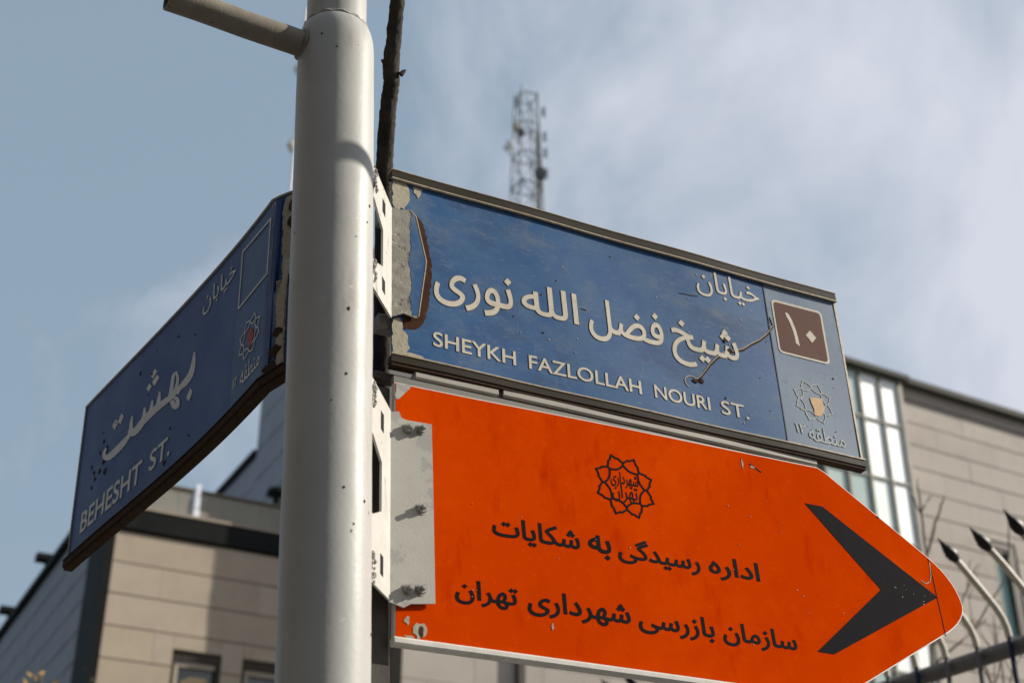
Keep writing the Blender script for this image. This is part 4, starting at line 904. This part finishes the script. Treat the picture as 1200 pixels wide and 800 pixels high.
# ------------------------------------------------------------------ lattice tower and thin mast
def tower():
    o = at(617, 113, 82); top = o.z; t = thing('radio_mast', 'distant grey lattice radio tower with dishes above the blue sign', 'radio tower', (o.x, o.y, 0))
    h = top; wt, wb = .50, .74
    def wd(z): return wt + (wb - wt) * min(1.5, (top - z) / 9.0)
    def corner(z, k): s = wd(z); return Vector((s * (1 if k in (1, 2) else -1) * .97, s * (1 if k > 1 else -1), z))
    rot = Matrix.Rotation(R(24), 3, 'Z')
    levels = [top - .1 - i * 2.05 for i in range(int(top / 2.05))]
    for k in range(4):
        MB().tube([rot @ corner(z, k) for z in [top + (.35 if k in (0, 3) else .1)] + levels + [0]], .07, 6).obj('leg', M['tower'], t)
    for i, z in enumerate(levels[:9]):
        for k in range(4):
            a, b = corner(z, k), corner(z, (k + 1) % 4); MB().tube([rot @ a, rot @ b], .060, 5).obj('girt', M['tower'] if k == 0 else M['tower'], t)
            if i + 1 < len(levels):
                c, d = corner(levels[i + 1], k), corner(levels[i + 1], (k + 1) % 4)
                MB().tube([rot @ a, rot @ d], .030, 4).obj('brace', M['tower'], t); MB().tube([rot @ b, rot @ c], .030, 4).obj('brace', M['tower'], t)
    MB().box(-.14, .16, -.1, .1, 0, top - 2.6).obj('cable_tray', M['tower_pale'], t).location = rot @ Vector((wd(top - 5) * .80, -.35, 0))
    def dish(z, dx, r, m, nm='dish'):
        c = rot @ Vector((dx, -1.1, z)); mb = MB().tube([c + Vector((0, -.28, 0)), c + Vector((0, -.22, 0)), c + Vector((0, .12, 0)), c + Vector((0, .2, 0))], [r * .4, r, r * .92, r * .3], 14); mb.obj(nm, m, t, True)
    dish(top - 6.0, .30, .36, M['dish_dark']); dish(top - 4.6, -1.5, .26, M['dish_white']); dish(top - 3.3, -1.15, .22, M['tower_pale']); dish(top - 3.6, -.85, .22, M['dish_dark'])
    for dz, sx in ((1.2, 1), (2.9, 1), (4.0, 1), (5.4, 1), (1.0, -1), (2.7, -1)):
        c = rot @ Vector((sx * (wd(top - dz) + .28), -.5, top - dz)); mb = MB().box(c.x - .10, c.x + .10, c.y - .06, c.y + .06, c.z - .32, c.z + .32, bev=.02)
        mb.tube([c, Vector((0, 0, c.z)) + (c - Vector((0, 0, c.z))) * .7], .03, 5); mb.obj('antenna_panel', M['tower'], t)
    MB().tube([rot @ Vector((-1.9, -1.1, top - 4.8)), rot @ Vector((-.8, -.8, top - 5.5))], .05, 5).obj('arm', M['tower'], t)
tower()
def thin_mast():
    a = at(353, -30, 60); b = at(341, 225, 60); f = Vector((b.x, b.y, 0))
    t = thing('guyed_mast', 'very thin pale mast against the sky just left of the white post', 'mast', f)
    xy = lambda z: Vector((b.x + (a.x - b.x) * 0 - f.x, 0, z))
    MB().tube([xy(0), xy(a.z + 2)], .075, 8).obj('pole', M['dish_white'], t)
    z0 = b.z + (a.z - b.z) * .30
    mb = MB()
    for q in (0, 4.1): mb.tube([xy(z0 + q - .3) + Vector((-.12, 0, 0)), xy(z0 + q) + Vector((-.16, 0, 0)), xy(z0 + q + .3) + Vector((-.12, 0, 0))], [.10, .19, .08], 8)
    mb.obj('insulator', M['tower_pale'], t)
thin_mast()

# ------------------------------------------------------------------ iron fence with curved spear bars
def fence():
    b0 = at(1130, 777, 6.5); d = Vector((-math.sin(R(31.7)), math.cos(R(31.7)), 0)); out = Vector((-d.y, d.x, 0))
    if out.x > 0: out = -out
    t = thing('iron_fence', 'iron fence with curved cream bars ending in black spear heads, at lower right', 'fence', (b0.x, b0.y, .13))
    O = Vector((b0.x, b0.y, .13)); zr = b0.z - .13
    L_ = lambda s, o, z: d * s + out * o + Vector((0, 0, z))
    MB().tube([L_(-1.6, 0, zr), L_(5.5, 0, zr)], .037, 16).obj('rail', M['fence_grey'], t, True)
    MB().tube([L_(-1.6, 0, .9), L_(5.5, 0, .9)], .037, 16).obj('rail', M['fence_grey'], t, True)
    MB().box(-.1, .1, -1.6, 5.5, -.14, .55, lambda x, y, z: L_(y, x, z)).obj('plinth', M['stone_cool'], t)
    s = -.86; k = 0
    while s < 5.2:
        z = zr; jl = random.uniform(-.012, .012)
        prof = [(.055, -.5), (.055, -.05), (.056, .03), (.062, .07), (.082, .115), (.115, .155), (.17, .205), (.25, .275), (.315, .335 + jl)]
        pts = [L_(s, o, z + h) for o, h in prof]
        lowm = M['fence_navy'] if k % 4 == 2 else M['fence_white']
        MB().tube(pts[2:], .0155, 9).obj('bar', M['fence_white'], t, True)
        MB().tube([L_(s, .055, .3), L_(s, .055, z + .028)], .0118, 8).obj('lower_bar', M['fence_navy'] if k % 3 == 0 else M['fence_grey'], t, True)
        e = pts[-1]; dr = (pts[-1] - pts[-2]).normalized()
        MB().tube([e - dr * .006, e + dr * .004, e + dr * .018, e + dr * .040, e + dr * .07, e + dr * .105, e + dr * .13], [.015, .019, .025, .027, .019, .007, .0008], 9).obj('spear_head', M['fence_black'], t, True)
        s += .182; k += 1
fence()

# ------------------------------------------------------------------ bare shrubs and twigs
def bare_tree(name, label, base_px, depth, h, seed, n, spread, thick):
    rnd = random.Random(seed); top = at(*base_px, depth); f = Vector((top.x, top.y, .13))
    t = thing(name, label, 'tree', f)
    trunk = [Vector((0, 0, 0)), Vector((.05, 0, h * .5)), Vector((0, 0, h))]
    MB().tube(trunk, [thick * 1.8, thick * 1.4, thick], 7).obj('trunk', M['bark_pale'], t, True)
    mb = MB()
    def grow(p, d, ln, r, lvl):
        pts = [p]; rr = [r]
        for i in range(4):
            d = (d + Vector((rnd.uniform(-.12, .12), rnd.uniform(-.12, .12), .05))).normalized(); p = p + d * ln / 4; pts.append(p); rr.append(r * (1 - .18 * (i + 1)))
        mb.tube(pts, rr, 5)
        if lvl:
            for q in range(lvl):
                a = pts[rnd.choice((1, 2, 3))]; dd = (d + Vector((rnd.uniform(-.7, .7), rnd.uniform(-.4, .4), rnd.uniform(0, .3)))).normalized()
                grow(a, dd, ln * rnd.uniform(.5, .75), r * .55, lvl - 1)
    for i in range(n):
        grow(Vector((0, 0, h * .97)), Vector((rnd.uniform(-spread, spread), rnd.uniform(-.2, .2), 1)).normalized(), rnd.uniform(.55, .85), thick * .8, 2)
    mb.obj('twigs', M['bark_pale'], t)
def twig_tree():
    D = 11.0; paths = [([(1094, 860), (1092, 760), (1090, 700), (1086, 645), (1079, 602), (1075, 560)], 4.6, 2.0), ([(1087, 650), (1094, 618), (1102, 596), (1108, 578)], 3.6, 1.8),
        ([(1079, 603), (1073, 590), (1068, 578)], 2.4, 1.2), ([(1079, 600), (1086, 588), (1092, 580)], 2.4, 1.2), ([(1092, 760), (1118, 720), (1134, 690), (1137, 655)], 3.0, 1.4), ([(1118, 720), (1146, 735), (1160, 722)], 2.4, 1.2),
        ([(1092, 780), (1140, 740), (1176, 680), (1183, 640), (1180, 597)], 3.0, 1.4), ([(1134, 690), (1142, 668), (1147, 660)], 1.8, 1.0), ([(1090, 705), (1103, 690), (1112, 672)], 2.2, 1.1)]
    b = at(1094, 860, D); f = Vector((b.x, b.y, .13))
    t = thing('bare_tree', 'small bare twiggy tree in front of the pale stone wall above the orange tip', 'tree', f)
    MB().tube([Vector((0, 0, 0)), Vector((.04, 0, (b.z - .13) * .5)), b - f], [.05, .035, .018], 8).obj('trunk', M['bark_pale'], t, True)
    r_ = random.Random(4)
    for k, (pp, w0, w1) in enumerate(paths):
        pts = []; rr = []
        for i in range(len(pp) - 1):
            for q in range(4):
                x = pp[i][0] + (pp[i + 1][0] - pp[i][0]) * q / 4; y = pp[i][1] + (pp[i + 1][1] - pp[i][1]) * q / 4
                pts.append(at(x + r_.uniform(-1, 1), y, D + math.sin(k * 2 + i) * .15) - f); rr.append((w0 + (w1 - w0) * (i + q / 4) / (len(pp) - 1)) * D / FPX / 2)
        pts.append(at(*pp[-1], D) - f); rr.append(w1 * D / FPX / 2 * .6)
        MB().tube(pts, rr, 6).obj('twig', M['bark_pale'], t, True)
twig_tree()
bare_tree('bare_tree', 'bare brownish twigs behind the iron fence at the bottom right corner', (1175, 815), 8.5, at(1175, 815, 8.5).z - .13, 9, 4, .45, .010)
def leaf_tree():
    top = at(45, 812, 15); f = Vector((top.x, top.y, .13)); t = thing('autumn_tree', 'tip of a tree with a few yellow and dark leaves at the bottom left corner', 'tree', f); rnd = random.Random(2)
    h = top.z - .13
    MB().tube([Vector((0, 0, 0)), Vector((0, 0, h * .6)), Vector((.05, 0, h))], [.10, .07, .02], 8).obj('trunk', M['bark'], t, True)
    for m, nm, xs in ((M['leaf'], 'leaves', (-.28, -.05, .10)), (M['leaf_dark'], 'leaves', (.02, -.6, .6))):
        mb = MB()
        for i in range(160):
            c = Vector((rnd.choice(xs) + rnd.gauss(0, .035), rnd.gauss(0, .15), h + rnd.uniform(-.9, .18))); s = rnd.uniform(.02, .045)
            a = Vector((rnd.gauss(0, 1), rnd.gauss(0, 1), rnd.gauss(0, 1))).normalized(); b = a.orthogonal().normalized()
            mb.add([c - a * s, c + b * s * .5, c + a * s, c - b * s * .5], [(0, 1, 2, 3)])
        o = mb.obj(nm, m, t); o['kind'] = 'stuff'
    for x in (-.28, -.05, .10): MB().tube([Vector((0, 0, h * .6)), Vector((x * .7, 0, h * .85)), Vector((x, 0, h + .1))], [.03, .012, .004], 6).obj('branch', M['bark'], t, True)
leaf_tree()
